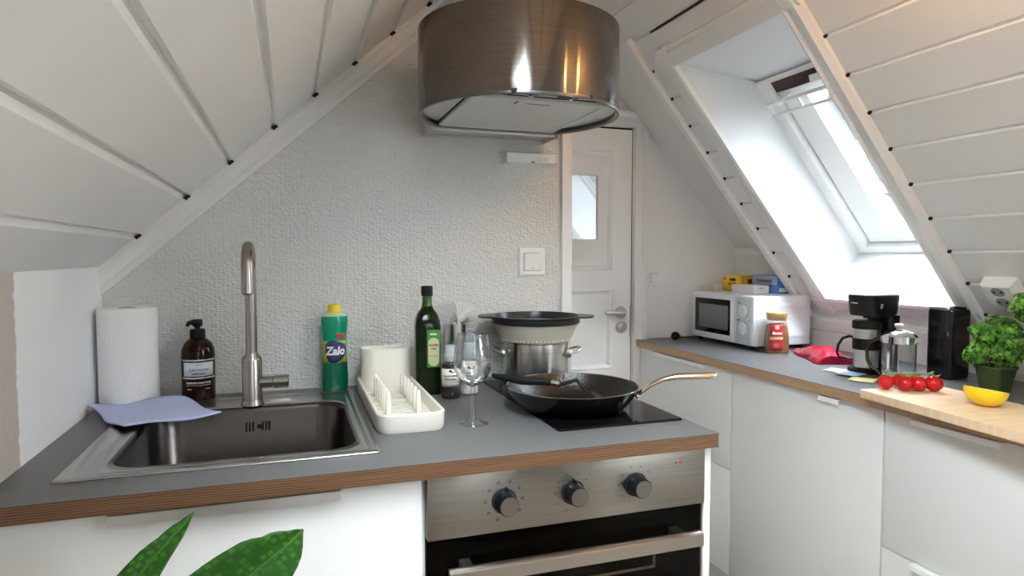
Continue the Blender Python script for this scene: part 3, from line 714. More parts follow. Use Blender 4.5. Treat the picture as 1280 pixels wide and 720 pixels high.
# detergent
P = (.112, 1.848); dtg = thing('detergent_bottle', 'green washing-up liquid bottle with yellow cap against the wall', 'detergent', (*P, T), .25); aa = face_angle(P) - .25
f = MB()
prof = [(.030, 0), (.0345, .004), (.036, .03), (.0345, .070), (.0325, .095)]
f.lathe(prof, n=36, sx=1.0, sy=.72); f.build('lower_body', DETD, dtg)
f = MB(); f.lathe([(.0325, .095), (.032, .12), (.0325, .15), (.0355, .180), (.0365, .197), (.034, .207)], n=36, sy=.72, cap0=False); f.build('upper_body', DETG, dtg)
f = MB(); f.lathe([(.034, .207), (.028, .213), (.016, .216)], n=32, sy=.8); f.build('shoulder', DETT, dtg)
f = MB(); f.lathe([(.0165, .214), (.0168, .230), (.0155, .238), (.0135, .2385)], n=28); f.build('cap', YELLOWP, dtg)
def ell(t, k, r): return (r * k * math.cos(t), r * k * .72 * math.sin(t))
def patch(m, a0, a1, z0, z1, k, n=14, rz=lambda z: .0325):
    rows = []
    for j in range(7):
        z = z0 + (z1 - z0) * j / 6; rows.append([(*ell(a0 + (a1 - a0) * i / n, k, rz(z)), z) for i in range(n + 1)])
    m.loft(rows, False, False, closed=False); return m
def rz(z): return .0327 + max(0, z - .14) * .075 + max(0, .095 - z) * .06
ll = patch(MB(), aa - 1.35, aa + 1.2, .080, .140, 1.012, rz=rz).build('label', LIMELAB, dtg, solid=.0003)
bl = MB(); n_ = 28; rows = [[], []]
ctr = aa + .10
rows = []
for q in (1.0, .75, .5, .25, .01):
    row = []
    for i in range(n_):
        t = 2 * PI * i / n_; ra = q * (1.0 + .10 * math.sin(3 * t + 1)); z = .112 + .030 * ra * math.sin(t)
        row.append((*ell(ctr + .05 + .98 * ra * math.cos(t), 1.030, rz(z)), z))
    rows.append(row)
bl.loft(rows, False, True); bl.build('logo_blob', NAVY, ll, solid=.0004)
lg = lettering('Zalo', .031, WINK, ll, cyl=(.0300, ctr + .02, .112), shear=.15, bold=.0012, name='logo_lettering', wide=.84)
for v in lg.data.vertices:
    t = math.atan2(v.co.y, v.co.x); r_ = rz(v.co.z); k = 1.045 + (math.hypot(v.co.x, v.co.y) - .03) / .03 * .4
    v.co.x, v.co.y = ell(t, k, r_)
patch(MB(), ctr + .15, ctr + .85, .146, .160, 1.02, rz=rz).build('red_flash', RED, ll, solid=.0003)

# dish rack
dr = thing('dish_rack', 'off-white plastic dish drainer with two rows of pegs and a cutlery cup', 'dish rack', (.238, 1.585, T))
x0_, x1_, y0_, y1_ = -.072, .073, -.240, .245
L = [rrect(x0_ + .004, x1_ - .004, y0_ + .004, y1_ - .004, .030, 0), rrect(x0_, x1_, y0_, y1_, .034, .006), rrect(x0_ - .001, x1_ + .001, y0_ - .001, y1_ + .001, .035, .038), rrect(x0_ + .001, x1_ - .001, y0_ + .001, y1_ - .001, .034, .041), rrect(x0_ + .007, x1_ - .007, y0_ + .007, y1_ - .007, .028, .040), rrect(x0_ + .009, x1_ - .009, y0_ + .009, y1_ - .009, .027, .012), rrect(x0_ + .02, x1_ - .02, y0_ + .02, y1_ - .02, .02, .0105)]
MB().loft(L).build('tray', CREAMP, dr)
L = []
for z, g, in ((.0105, 0), (.06, .001), (.120, .004), (.124, .004), (.124, .001), (.06, -.003), (.020, -.004)):
    L.append(rrect(-.062 - g * .6, .069 + g * .6, .158 - g * .6, .236 + g * .6, .037, z, 8))
L2 = []
for z, ins in ((.0105, 0), (.119, -.002), (.1235, -.001), (.124, .002), (.119, .0045), (.02, .005)):
    L2.append(rrect(-.062 + ins, .069 - ins, .158 + ins, .236 - ins, .036, z, 8))
MB().loft(L2, True, True).build('cutlery_cup', CREAMP, dr)
for sx_ in (-.034, .034):
    for k in range(6):
        y = -.118 + k * .045
        f = MB(); f.loft([rrect(sx_ - .0060, sx_ + .0060, y - .0040, y + .0040, .003, .0105, 3), rrect(sx_ - .0050, sx_ + .0050, y - .0040, y + .0040, .003, .055, 3), rrect(sx_ - .0045, sx_ + .0045, y - .0033, y + .0033, .0025, .063, 3), rrect(sx_ - .002, sx_ + .002, y - .0015, y + .0015, .0012, .066, 3)])
        f.build('peg', CREAMP, dr)
f = MB()
for k in range(7): f.box(-.055, .058, -.150 + k * .045, -.138 + k * .045, .0105, .0135, .001)
f.build('ribs', CREAMP, dr)

# ------------------------------------------------------------------ bottles and grinders
P = (.347, 1.735); ob = thing('olive_oil_bottle', 'tall square dark green olive oil bottle with black cap', 'oil bottle', (*P, T), -.10)
def sq(h, z, r): return rrect(-h, h, -h, h, r, z, 6)
f = MB(); f.loft([sq(.031, 0, .008), sq(.0335, .004, .009), sq(.0335, .185, .009), sq(.032, .200, .014), sq(.026, .217, .018), sq(.018, .228, .016), sq(.0145, .236, .0142)]); bd = f.build('body', GREENGLASS, ob)
f = MB(); f.lathe([(.0150, .232), (.0135, .245), (.0130, .262), (.0130, .268)], n=28); f.build('neck', GREENGLASS2, ob)
f = MB(); f.lathe([(.0152, .264), (.0155, .266), (.0155, .289), (.0145, .2905)], n=28); f.build('cap', BLACKM, ob)
f = MB(); f.loft([[(x, -.0340, z) for x, z in ((-.004, .075), (.031, .075), (.031, .175), (-.004, .175))], [(x, -.0345, z) for x, z in ((-.004, .075), (.031, .075), (.031, .175), (-.004, .175))]]); lb = f.build('label', GREENLAB, ob)
f = MB(); lp = [(.0135 + .0145 * math.cos(t), z_) for t, z_ in [(i * PI / 12, .140 + .014 * math.sin(i * PI / 12)) for i in range(13)]] + [(.0135 + .0145 * math.cos(t), .092 + .014 * math.sin(t)) for t in [PI + i * PI / 12 for i in range(13)]]
f.loft([[(x, -.0346, z) for x, z in lp], [(x, -.0350, z) for x, z in lp]]); f.build('label_panel', OLIVELAB, lb)
lettering('OLIVEN', .0075, INK, lb, (.0135, -.0351, .134), bold=.0003); lettering('OLJE', .0065, INK, lb, (.0135, -.0351, .125), bold=.0002)
lettering('extra virgin', .0045, INK, lb, (.0135, -.0351, .105)); f = MB(); f.box(.004, .022, -.0351, -.0346, .1615, .1655); f.build('label_mark', WINK, lb)

def grinder(name, P, label, content, lab, lines, group):
    g = thing(name, label, 'spice grinder', (*P, T), 0, group); a = face_angle(P)
    f = MB(); f.lathe([(.0205, .0015), (.0235, .004), (.0235, .086), (.021, .090), (.002, .090)], n=32); f.build('spice', content, g)
    f = MB(); f.lathe([(.022, 0), (.0250, .003), (.0250, .016), (.0235, .020), (.0250, .024), (.0250, .088), (.0225, .094), (.0195, .098), (.0195, .112)], n=36, cap1=False); f.build('jar', CLEARP, g)
    f = MB(); f.lathe([(.0200, .099), (.0200, .113), (.0245, .114), (.0255, .118), (.0255, .140), (.0235, .146), (.006, .147)], n=36); f.build('grinder_cap', CLEARP, g)
    f = MB(); f.lathe([(.0165, .098), (.0175, .112), (.0140, .120), (.0140, .138), (.004, .139)], n=28); f.build('grinder_core', mat('frosted_plastic', (.62, .66, .68), .35), g)
    l = wrap(MB(), .0254, .033, .080, a, 1.05).build('label', lab, g, solid=.0004)
    for s_, sz, z in lines: lettering(s_, sz, INK, l, cyl=(.0258, a, z), bold=.00025)
    f = MB(); n_ = 20; rows = [[], []]
    for i in range(n_):
        t = 2 * PI * i / n_
        for q, r_ in ((0, .0256), (1, .0260)):
            th = a + .2 + .38 * math.cos(t); rows[q].append((r_ * math.cos(th), r_ * math.sin(th), .0745 + .0042 * math.sin(t)))
    f.loft(rows); f.build('brand_oval', INK, l)
    f = MB(); wrap(f, .0257, .0345, .0425, a, 1.04); f.build('label_band', mat('grey_print', (.35, .35, .34), .5), l, solid=.0002)
    return g
grinder('pepper_grinder', (.392, 1.655), 'clear grinder filled with black peppercorns in front of the oil bottle', PEPPERC, LABELC, (('BLACK PEPPER', .0058, .0610), ('TELLICHERRY', .0052, .0525)), 'spice grinders')
grinder('salt_grinder', (.452, 1.690), 'clear grinder filled with white salt behind the wine glass', SALTC, LABELC, (('SALT', .0058, .0600), ('SEA SALT', .0048, .0525)), 'spice grinders')

P = (.450, 1.838); uc = thing('utensil_cup', 'brushed steel cylinder cup behind the oil bottle', 'utensil cup', (*P, T))
f = MB(); f.lathe([(.029, 0), (.0305, .002), (.0305, .175), (.0297, .176), (.0292, .174), (.0285, .01), (.002, .008)], n=40); f.build('cup', STEEL, uc)
db = thing('dish_brush', 'dish brush with white fanned bristles standing in the steel cup', 'brush', (*P, T + .012))
f = MB(); f.tube([(-.008, -.004, 0), (.004, 0, .10), (.010, 0, .170), (.022, 0, .185)], [.006, .006, .006, .007], 12); f.build('handle', WHITEP, db)
f = MB()
f.tube([(.010, 0, .172), (.028, 0, .190)], [.010, .014], 14); f.build('head', WHITEP, db)
f = MB()
for i in range(160):
    a = random.uniform(-.75, .75); b_ = random.uniform(-.5, .5); p = Vector((.012 + .010 * math.sin(a), .010 * b_, .184)); d_ = Vector((math.sin(a * .85 + .42), .35 * b_, math.cos(a * .85 + .42)))
    f.tube([p, p + d_ * random.uniform(.036, .044)], [.0012, .0017], 5)
f.build('bristles', BRISTLE, db, ang=80)

P = (.378, 1.384); wg = thing('wine_glass', 'empty stemmed wine glass standing in front of the hob', 'wine glass', (*P, T))
f = MB(); f.lathe([(.0325, .0), (.0355, .0012), (.0345, .0026), (.022, .0055), (.009, .010), (.005, .017), (.0050, .035), (.0048, .070), (.0056, .082), (.010, .088)], n=40); f.build('foot_and_stem', WINEG, wg)
outp = [(.004, .0825), (.012, .086), (.024, .094), (.034, .106), (.0405, .122), (.0425, .138), (.0415, .155), (.0385, .175), (.0350, .196), (.0347, .2005)]
inn = [(r - .0012, z + .0002) for r, z in outp[::-1][:-1]] + [(.003, .086)]
f = MB(); f.lathe(outp + inn, n=48, cap0=False); f.build('bowl', WINEG, wg)

# ------------------------------------------------------------------ hob, pot, colander, pan, spatula
hb = thing('hob', 'narrow black glass hob set into the worktop', 'hob', (.682, 1.545, T))
f = MB(); f.loft([rrect(-.152, .152, -.290, .285, .006, .0003), rrect(-.152, .152, -.290, .285, .006, .0035), rrect(-.150, .150, -.288, .283, .005, .0052)]); f.build('glass_surface', BLACKG, hb)
f = MB()
for cy, r in ((.14, .085), (-.10, .105)): f.lathe([(r, .0053), (r, .0055), (r - .0015, .0055), (r - .0015, .0053)], (0, cy, 0), 48, cap0=False, cap1=False)
f.build('zone_rings', mat('hob_print', (.16, .16, .16), .4), hb)
TZ = T + .0058
po = thing('cooking_pot', 'steel cooking pot on the back zone of the hob under a colander', 'pot', (.672, 1.765, TZ))
f = MB(); f.lathe([(.086, 0), (.092, .003), (.0945, .010), (.0945, .118), (.0975, .121), (.0975, .1225), (.0935, .1225), (.0925, .12), (.0925, .012), (.088, .005), (.002, .005)], n=64); f.build('pot_body', brushed('pot_brushed_steel', (.58, .56, .53), .25, .7, .25), po)
def pot_handle(a):
    u = Vector((math.cos(a), math.sin(a), 0)); v = Vector((-math.sin(a), math.cos(a), 0)); f = MB()
    pts = []
    for i in range(15):
        t = -PI / 2 + PI * i / 14
        pts.append(u * (.0925 + .036 * max(0, math.cos(t)) ** .6) + v * (.046 * math.sin(t)) + Vector((0, 0, .090 + .010 * math.cos(t))))
    f.tube(pts, .0062, 12, flat=.7); 
    for s_ in (1, -1): f.sph(u * .0945 + v * .046 * s_ + Vector((0, 0, .089)), .009, .009, .012, 10, 8)
    f.build('pot_handle', STEEL, po)
pot_handle(-.33); pot_handle(PI - .33)
co = thing('colander', 'collapsible grey colander with charcoal rim resting on the pot', 'colander', (.672, 1.765, TZ + .1228))
f = MB(); zc = 0.0
f.lathe([(.0985, .0005), (.100, .001), (.1075, .016), (.1085, .018), (.116, .036), (.119, .040), (.1235, .0515), (.1215, .0515), (.117, .041), (.114, .036), (.1065, .018), (.098, .003), (.089, -.005), (.086, -.012), (.002, -.013), (.002, -.0155), (.087, -.0145), (.0915, -.006), (.0915, .0003)], n=64, cap0=False, cap1=False); f.build('basket', COLBODY, co)
f = MB()
for i in range(56):
    t = 2 * PI * i / 56; c = Vector((.1025 * math.cos(t), .1025 * math.sin(t), .0055)); f.sph(c, .0022, .0022, .0022, 8, 6)
f.build('drain_holes', mat('light_hole', (.85, .84, .80), .6), co)
rim = [(.1180, .050), (.1265, .050), (.1275, .052), (.1285, .066), (.1330, .069), (.1330, .0715), (.1250, .0715), (.1180, .0535)]
f = MB(); f.lathe(rim + [rim[0]], n=72, cap0=False, cap1=False)
for a in (-.33, PI - .33):
    u = Vector((math.cos(a), math.sin(a), 0)); v = Vector((-u.y, u.x, 0))
    ear = []
    for i in range(13):
        t = -PI / 2 + PI * i / 12; ear.append(u * (.123 + .046 * max(0, math.cos(t)) ** .8) + v * (.060 * math.sin(t)) + Vector((0, 0, .0665)))
    f.prism(ear, (0, 0, .004))
f.build('rim', COLRIM, co)

PC = Vector((.640, 1.432, TZ))
pa = thing('frying_pan', 'large black frying pan with golden steel handle on the hob', 'frying pan', PC)
f = MB(); f.lathe([(.112, 0), (.120, .002), (.135, .016), (.150, .036), (.1590, .0535)], n=72, cap1=False); f.build('pan_outside', PANOUT, pa)
f = MB(); f.lathe([(.1590, .0535), (.1600, .0548), (.1582, .0558), (.1565, .0545)], n=72, cap0=False, cap1=False); f.build('pan_rim', PANRIM, pa)
f = MB(); f.lathe([(.1565, .0545), (.147, .036), (.131, .016), (.117, .0055), (.002, .0050)], n=72, cap0=False); f.build('pan_inside', PANIN, pa)
ha = math.atan2(-.46, .89); u = Vector((math.cos(ha), math.sin(ha), 0)); v = Vector((-u.y, u.x, 0)); Zv = Vector((0, 0, 1))
f = MB(); hp = [(.152, .034), (.168, .046), (.190, .062), (.215, .0745), (.245, .0815), (.285, .0845), (.315, .0855), (.333, .0870), (.338, .0868)]
hr = [(.006, .012), (.006, .011), (.006, .0085), (.0065, .0085), (.0075, .0110), (.0080, .0125), (.0080, .0120), (.0070, .0090), (.003, .005)]
L = []
for (d_, z_), (hz, hw) in zip(hp, hr): L.append([u * d_ + Zv * (z_ + hz * math.sin(2 * PI * k / 16)) + v * (hw * math.cos(2 * PI * k / 16)) for k in range(16)])
f.loft(L); f.build('pan_handle', COPPER, pa, label='golden polished steel handle')
for s_ in (-1, 1):
    q = u * .1535 + v * .012 * s_ + Zv * .034; f = MB(); f.sph(q, .0055, .0055, .0055, 10, 8); f.build('rivet', PANRIM, pa)

sp = thing('spatula', 'black-handled spatula lying across the left rim of the frying pan', 'spatula', (.5, 1.5, T))
E0, E1, E2 = Vector((.468, 1.528, .075)), Vector((.586, 1.433, .0685)), Vector((.602, 1.420, .066))
def S(p): return Vector((p[0] - .5, p[1] - 1.5, p[2]))
mid = E0.lerp(E1, .5) + Vector((0, 0, -.003))
f = MB(); f.tube([S(E0 + Vector((0, 0, .004))), S(E0.lerp(E1, .05)), S(E0.lerp(E1, .15)), S(mid), S(E1 + Vector((0, 0, .001)))], [.0045, .0065, .0075, .0105, .0085], 16); f.build('handle', BLACKM, sp)
f = MB(); f.tube([S(E1), S(E2)], [.0070, .0066], 14); f.build('collar', CHROME, sp)
f = MB(); neck = [E2, Vector((.625, 1.412, .072)), Vector((.642, 1.412, .076)), Vector((.668, 1.420, .052)), Vector((.70, 1.430, .030))]
f.tube([S(p) for p in neck[:3]], [.0055, .0045, .0042], 12)
for sgn in (1, -1):
    w_ = Vector((.012, .030, 0)) * sgn
    f.tube([S(p) for p in (neck[2], neck[3] + w_ * .7, neck[4] + w_, Vector((.742, 1.445, .0095)) + w_ * .9)], .0032, 8)
bl0 = [Vector((.690, 1.427, .036)), Vector((.742, 1.445, .0085))]
w_ = Vector((.012, .032, 0))
f.prism([S(bl0[0] - w_ * .7), S(bl0[1] - w_), S(bl0[1] + w_), S(bl0[0] + w_ * .7)], (0, 0, .002))
f.build('blade', BLACKM, sp)

# ------------------------------------------------------------------ hood
HC = Vector((.561, 1.600, 1.640)); HR = .255; HT = .205
ho = thing('range_hood', 'half-round brushed steel cooker hood on the wall above the hob', 'cooker hood', HC)
ch = .175                                   # chord half-width at the rear
aC = math.acos(ch / HR)
def hloop(r, z, n=72, cy=None):
    a0, a1 = math.pi - aC, 2 * math.pi + aC
    out = []
    for i in range(n + 1):
        a = a0 + (a1 - a0) * i / n; out.append((r * math.cos(a), r * math.sin(a), z))
    return out
f = MB(); f.loft([hloop(HR, 0), hloop(HR, HT), hloop(HR - .002, HT + .0015), hloop(HR - .004, HT)], False, False, closed=True)
f.build('shell', HOODM, ho, ang=60)
f = MB(); f.loft([hloop(HR - .004, HT), hloop(HR - .005, HT - .003), ], False, True); f.build('top_plate', HOODIN, ho)
f = MB(); f.loft([hloop(HR, .001), hloop(HR + .001, -.003), hloop(HR, -.006), hloop(HR - .006, -.006), hloop(HR - .010, -.002), hloop(HR - .011, .012)], False, False); f.build('bottom_rim', mat('dark_steel_edge', (.16, .155, .15), .3, 1.0), ho)
f = MB(); f.loft([hloop(HR - .011, .008), hloop(HR - .012, .010)], True, True); f.build('underside', HOODIN, ho)
fx0, fx1, fy0, fy1 = -.170, .172, -.170, .190
f = MB(); f.loft([rrect(fx0, fx1, fy0, fy1, .004, .009, 3), rrect(fx0, fx1, fy0, fy1, .004, -.0005, 3), rrect(fx0 + .004, fx1 - .004, fy0 + .004, fy1 - .004, .004, -.0025, 3), rrect(fx0 + .012, fx1 - .012, fy0 + .012, fy1 - .012, .003, -.0025, 3), rrect(fx0 + .014, fx1 - .014, fy0 + .014, fy1 - .014, .003, .0, 3)]); fl = f.build('grease_filter', MESHF, ho)
f = MB(); f.loft([rrect(fx0 - .0035, fx1 + .0035, fy0 - .0035, fy1, .004, z, 3) for z in (.0095, .0062)]); f.build('filter_gap_shade', GAP, ho)  # black plate painting in the shade of the gap round the filter
f = MB(); f.box(-.035, .028, fy0 + .016, fy0 + .028, -.0045, .001, .0015); f.build('filter_latch', ALU, fl)
f = MB(); f.box(-.030, .023, fy0 + .0175, fy0 + .021, -.0050, -.002); f.box(-.055, -.0525, fy0 + .018, fy0 + .045, -.0015, .001); f.build('latch_slot', INK, fl)
f = MB()
for x, y_ in ((-.052, -.219), (.045, -.213)):
    f.box(x - .024, x + .024, y_ - .006, y_ + .006, -.0005, .008, .001)
f.box(-.10, .095, -.2395, -.2345, -.004, .006, .001)
f.build('switch_slots', BLACKP, ho)
for x, y_ in ((-.048, -.219), (.050, -.213)):
    f = MB(); f.lathe([(.0065, 0), (.0065, -.006), (.005, -.008), (.001, -.008)], (x, y_, .002), 16); f.build('control_knob', CHROME, ho)
f = MB(); f.box(-.187, .187, .183, .2995, -.004, .10); f.bevel(.002); f.box(-.190, -.184, .183, .2995, -.014, -.002); f.box(.184, .190, .183, .2995, -.014, -.002); f.box(-.182, .182, .190, .205, -.012, -.003, .003)
f.build('wall_bracket', HOODIN, ho)
f = MB(); f.lathe([(.075, HT - .002), (.075, zl(.563) - 1.64 - .05)], (0, .12, 0), 36); f.build('flue', HOODIN, ho)

# ------------------------------------------------------------------ wall fittings
wd = thing('wall_unit', 'small white plastic box on the wall below the hood', 'wall box', (.694, YW, 1.575))
f = MB(); f.loft([[(x, -d, z) for x, z in ((-.084, -.018), (.084, -.018), (.084, .018), (-.084, .018))] for d in (0, .006)] + [[(x, -d, z) for x, z in ((-.082, -.0175), (.082, -.0175), (.082, .0175), (-.082, .0175))] for d in (.030,)] + [[(x, -.040, z) for x, z in ((-.078, -.013), (.078, -.013), (.078, .014), (-.078, .014))]]); f.bevel(.004, 3); f.build('housing', WHITEP, wd)
f = MB(); f.box(.020, .055, -.0412, -.038, -.010, .004, .001); f.build('cover', mat('off_white_plastic', (.70, .69, .66), .4), wd)
f = MB(); f.box(.000, .010, -.0405, -.037, -.0128, -.0095); f.build('sensor', BLACKP, wd)
def switch(loc, label, s):
    t = thing('light_switch', label, 'light switch', loc)
    f = MB(); f.loft([rrect(-s, s, -s, s, .004, 0, 3), rrect(-s, s, -s, s, .004, .006, 3), rrect(-s + .004, s - .004, -s + .004, s - .004, .003, .010, 3)])
    bmesh.ops.rotate(f.bm, verts=f.bm.verts[:], cent=(0, 0, 0), matrix=Matrix.Rotation(PI / 2, 3, 'X')); f.build('plate', WHITEP, t)
    f = MB(); k = s * .62; f.loft([rrect(-k, k, -k, k, .002, .009, 3), rrect(-k, k, -k, k, .002, .0135, 3), rrect(-k + .001, k - .001, -k + .001, k - .001, .002, .0150, 3)])
    for v_ in f.bm.verts:
        if v_.co.z > .012: v_.co.z += v_.co.y * .06
    bmesh.ops.rotate(f.bm, verts=f.bm.verts[:], cent=(0, 0, 0), matrix=Matrix.Rotation(PI / 2, 3, 'X')); r_ = f.build('rocker', WHITEP, t)
    f = MB(); f.box(-k - .0015, k + .0015, -.0108, -.0098, -k - .0015, k + .0015); f.build('rocker_gap', mat('grey_gap', (.25, .25, .24), .7), t)
    if s > .04:
        f = MB(); f.cyl((0, -.0150, -k * .72), (0, -.0160, -k * .72), .0015, n=10); f.build('pilot_lamp', INK, r_)
switch((.708, YW, 1.262), 'white dimmer switch on the textured wall beside the corner strip', .043)
switch((1.545, YD, 1.180), 'white light switch on the wall between door and microwave', .033)
for i, (x, z) in enumerate(((-.045, 1.375), (.0, 1.33), (-.047, 1.335))):
    pass
hk = MB(); hk.sph((.015, YW - .002, 1.372), .004, .004, .004, 10, 8); tag(hk.build('wall_plug', WHITEP), 'small white plug dot in the wall right of the tap spout', 'wall plug')
hk = MB(); hk.sph((.012, YW - .002, 1.322), .003, .003, .003, 10, 8); tag(hk.build('wall_plug', WHITEP), 'smaller white dot in the wall below the plug dot', 'wall plug')

# double socket on the right slope
so_ = thing('power_socket', 'white double power socket on the sloped boards at far right', 'power socket', pr(1.192, 1.292))
def sk_(y, d, o_): return Vector((0, y, 0)) + SR * d + NR * o_
f = MB(); f.loft([[sk_(y, d, o_) for y, d in q] for o_, q in ((0, ((-.046, -.038), (.046, -.038), (.046, .048), (-.046, .048))), (.028, ((-.044, -.036), (.044, -.036), (.044, .046), (-.044, .046))), (.036, ((-.038, -.030), (.038, -.030), (.038, .040), (-.038, .040))))]); f.bevel(.003); f.build('housing', WHITEP, so_)
for d in (-.012, .026):
    f = MB(); f.loft([[sk_(.019 * math.cos(2 * PI * i / 24) * (1 if k < 2 else .85), d + .016 * math.sin(2 * PI * i / 24) * (1 if k < 2 else .85), o_) for i in range(24)] for k, o_ in enumerate((.0362, .0368, .0368, .0364))]); w_ = f.build('socket_well', mat('socket_well_grey', (.36, .35, .33), .6), so_)
    f = MB()
    for y_ in (-.010, .010): f.loft([[sk_(y_ + .0036 * math.cos(2 * PI * i / 10), d + .0036 * math.sin(2 * PI * i / 10), o_) for i in range(10)] for o_ in (.0366, .0373)])
    f.build('contact_holes', INK, w_)

# ------------------------------------------------------------------ right run: cabinets and worktop
RX = 1.470
wr = thing('worktop', 'grey laminate worktop with plywood edge running along the skylight wall', 'worktop', (0, 0, 0))
RW0, RW1 = .15, YD - .002
f = MB(); f.box(1.450, 1.988, RW0, RW1, T - .0012, T); f.box(1.988, XK, RW0, 2.199, T - .0012, T); f.build('laminate_surface', LAMINATE, wr)
f = MB(); f.box(1.4505, 1.987, RW0, RW1, T - .030, T - .0012); f.box(1.988, XK, RW0, 2.199, T - .030, T - .0012); f.build('plywood_core', PLY2, wr)
def base(y0, y1, label, split, pulls, n):
    t = thing('base_cabinet', label, 'cabinet', (RX, (y0 + y1) / 2, 0), 0, 'base cabinets under the skylight')
    a, b_ = y0 - (y0 + y1) / 2, y1 - (y0 + y1) / 2
    f = MB(); f.box(.02, .50, a + .001, b_ - .001, .12, T - .031); f.box(.06, .50, a + .001, b_ - .001, 0, .12); f.build('body', CARCASS, t)
    zs = [.135] + ([split] if split else []) + [T - .034]
    for i in range(len(zs) - 1):
        f = MB(); f.box(0, .0195, a + .0008, b_ - .0008, zs[i] + .0012, zs[i + 1] - .0012, .0012)
        d = f.build('drawer' if split else 'door', FRONT, t)
        pl = pulls[i] if i < len(pulls) else None
        if pl:
            p0_, p1_ = pl[0] - (y0 + y1) / 2, pl[1] - (y0 + y1) / 2; zt = zs[i + 1] - .0015
            f = MB(); f.prism([(.012, p0_, zt + .0012), (-.016, p0_, zt + .0012), (-.018, p0_, zt - .001), (-.018, p0_, zt - .013), (-.0155, p0_, zt - .013), (-.0155, p0_, zt - .001), (.012, p0_, zt - .0002)], (0, p1_ - p0_, 0)); f.build('handle', WPULL, d)
base(1.915, 2.552, 'white base cabinet of two drawers nearest the door', .516, (None, (2.05, 2.42)), 0)
base(1.290, 1.912, 'white single-door base cabinet between its two neighbours', None, ((1.425, 1.50),), 1)
base(.665, 1.287, 'white base cabinet with low bottom drawer under the chopping board', .512, ((1.0, 1.19), (.98, 1.2)), 2)

# ------------------------------------------------------------------ microwave and what stands on it
mw = thing('microwave', 'white microwave oven with dark window and two dials in the corner', 'microwave', (1.70, 2.295, T))
z0_, z1_ = .016, .214
f = MB(); f.box(.012, .280, -.205, .205, z0_, z1_, .006, 3); f.build('casing', MICRO, mw)
f = MB(); f.box(0, .014, -.085, .205, z0_ + .002, z1_ - .001, .005, 3); dr_ = f.build('door', MICRO, mw)
f = MB(); f.box(-.0008, .006, -.064, .178, z0_ + .028, z1_ - .024, .0007); f.build('window_surround', BLACKG, dr_)
f = MB(); f.box(-.0014, .002, -.050, .150, z0_ + .048, z1_ - .048, .0005); f.build('window_mesh', mat('microwave_mesh', (.16, .18, .18), .25), dr_)
f = MB(); f.box(0, .014, -.205, -.087, z0_ + .002, z1_ - .001, .005, 3); cpn = f.build('control_panel', MICRO, mw)
f = MB(); f.box(-.0005, .004, -.192, -.103, z0_ + .006, z1_ - .008, .0004); f.build('panel_inlay', mat('pale_grey_panel', (.62, .66, .70), .4), cpn)
for zc in (.152, .082):
    f = MB(); c = Vector((-.0005, -.147, zc)); f.tube([c, c + Vector((-.002, 0, 0)), c + Vector((-.0022, 0, 0)), c + Vector((-.0065, 0, 0)), c + Vector((-.0075, 0, 0))], [.0275, .0275, .0245, .0235, .022], 32); kn = f.build('dial', MICRO, mw)
    f = MB(); 
    t = .6 if zc > .1 else 0
    dv = Vector((0, -math.sin(t), math.cos(t))); q = Vector((0, dv.z, -dv.y)); c2 = c + Vector((-.0075, 0, 0))
    f.prism([c2 + dv * .018 + q * .003, c2 - dv * .018 + q * .003, c2 - dv * .018 - q * .003, c2 + dv * .018 - q * .003], (-.003, 0, 0)); f.build('dial_grip', WHITEP, kn)
    f = MB(); f.tube([c, c + Vector((-.0012, 0, 0))], [.0290, .0290], 36); f.build('dial_ring', mat('dial_grey', (.25, .27, .29), .5), mw)
    f = MB(); f.box(-.0010, .001, -.124, -.112, zc + .030, zc + .035); f.box(-.0010, .001, -.184, -.176, zc - .038, zc - .0355); f.build('dial_marks', INK, cpn)
f = MB(); L = [[(x, -.2055 + d, z) for x, z in [(p[0], p[1]) for p in rrect(a0, a1, b0, b1, .014, 0, 4)]] for d, a0, a1, b0, b1 in ((0, .075, .262, z0_ + .028, z1_ - .028), (-.0025, .080, .257, z0_ + .033, z1_ - .033), (-.0025, .090, .247, z0_ + .043, z1_ - .043), (-.0005, .095, .242, z0_ + .048, z1_ - .048))]
f.loft(L); f.build('side_embossing', MICRO, mw)
for x in (.03, .25):
    for y_ in (-.18, .18):
        f = MB(); f.lathe([(.011, 0), (.012, .004), (.010, .0165)], (x, y_, 0), 16); f.build('foot', BLACKM, mw)
f = MB(); f.tube([(.262, .19, .008), (.20, .215, .005), (.10, .232, .0045), (.03, .235, .0045), (-.02, .225, .005), (-.05, .21, .008), (-.068, .2, .012)], .0035, 8); crd = f.build('power_cord', RUBBER, mw)
f = MB(); f.tube([(-.062, .203, .011), (-.085, .19, .018), (-.092, .186, .019)], [.008, .013, .017], 16); f.tube([(-.092, .186, .019), (-.103, .180, .019)], [.0185, .0185], 18)
for s_ in (-1, 1): f.tube([Vector((-.103, .180, .019)) + Vector((.004, -.008, .002)) * s_, Vector((-.120, .171, .019)) + Vector((.004, -.008, .002)) * s_], .0022, 8)
f.build('plug', BLACKP, crd)

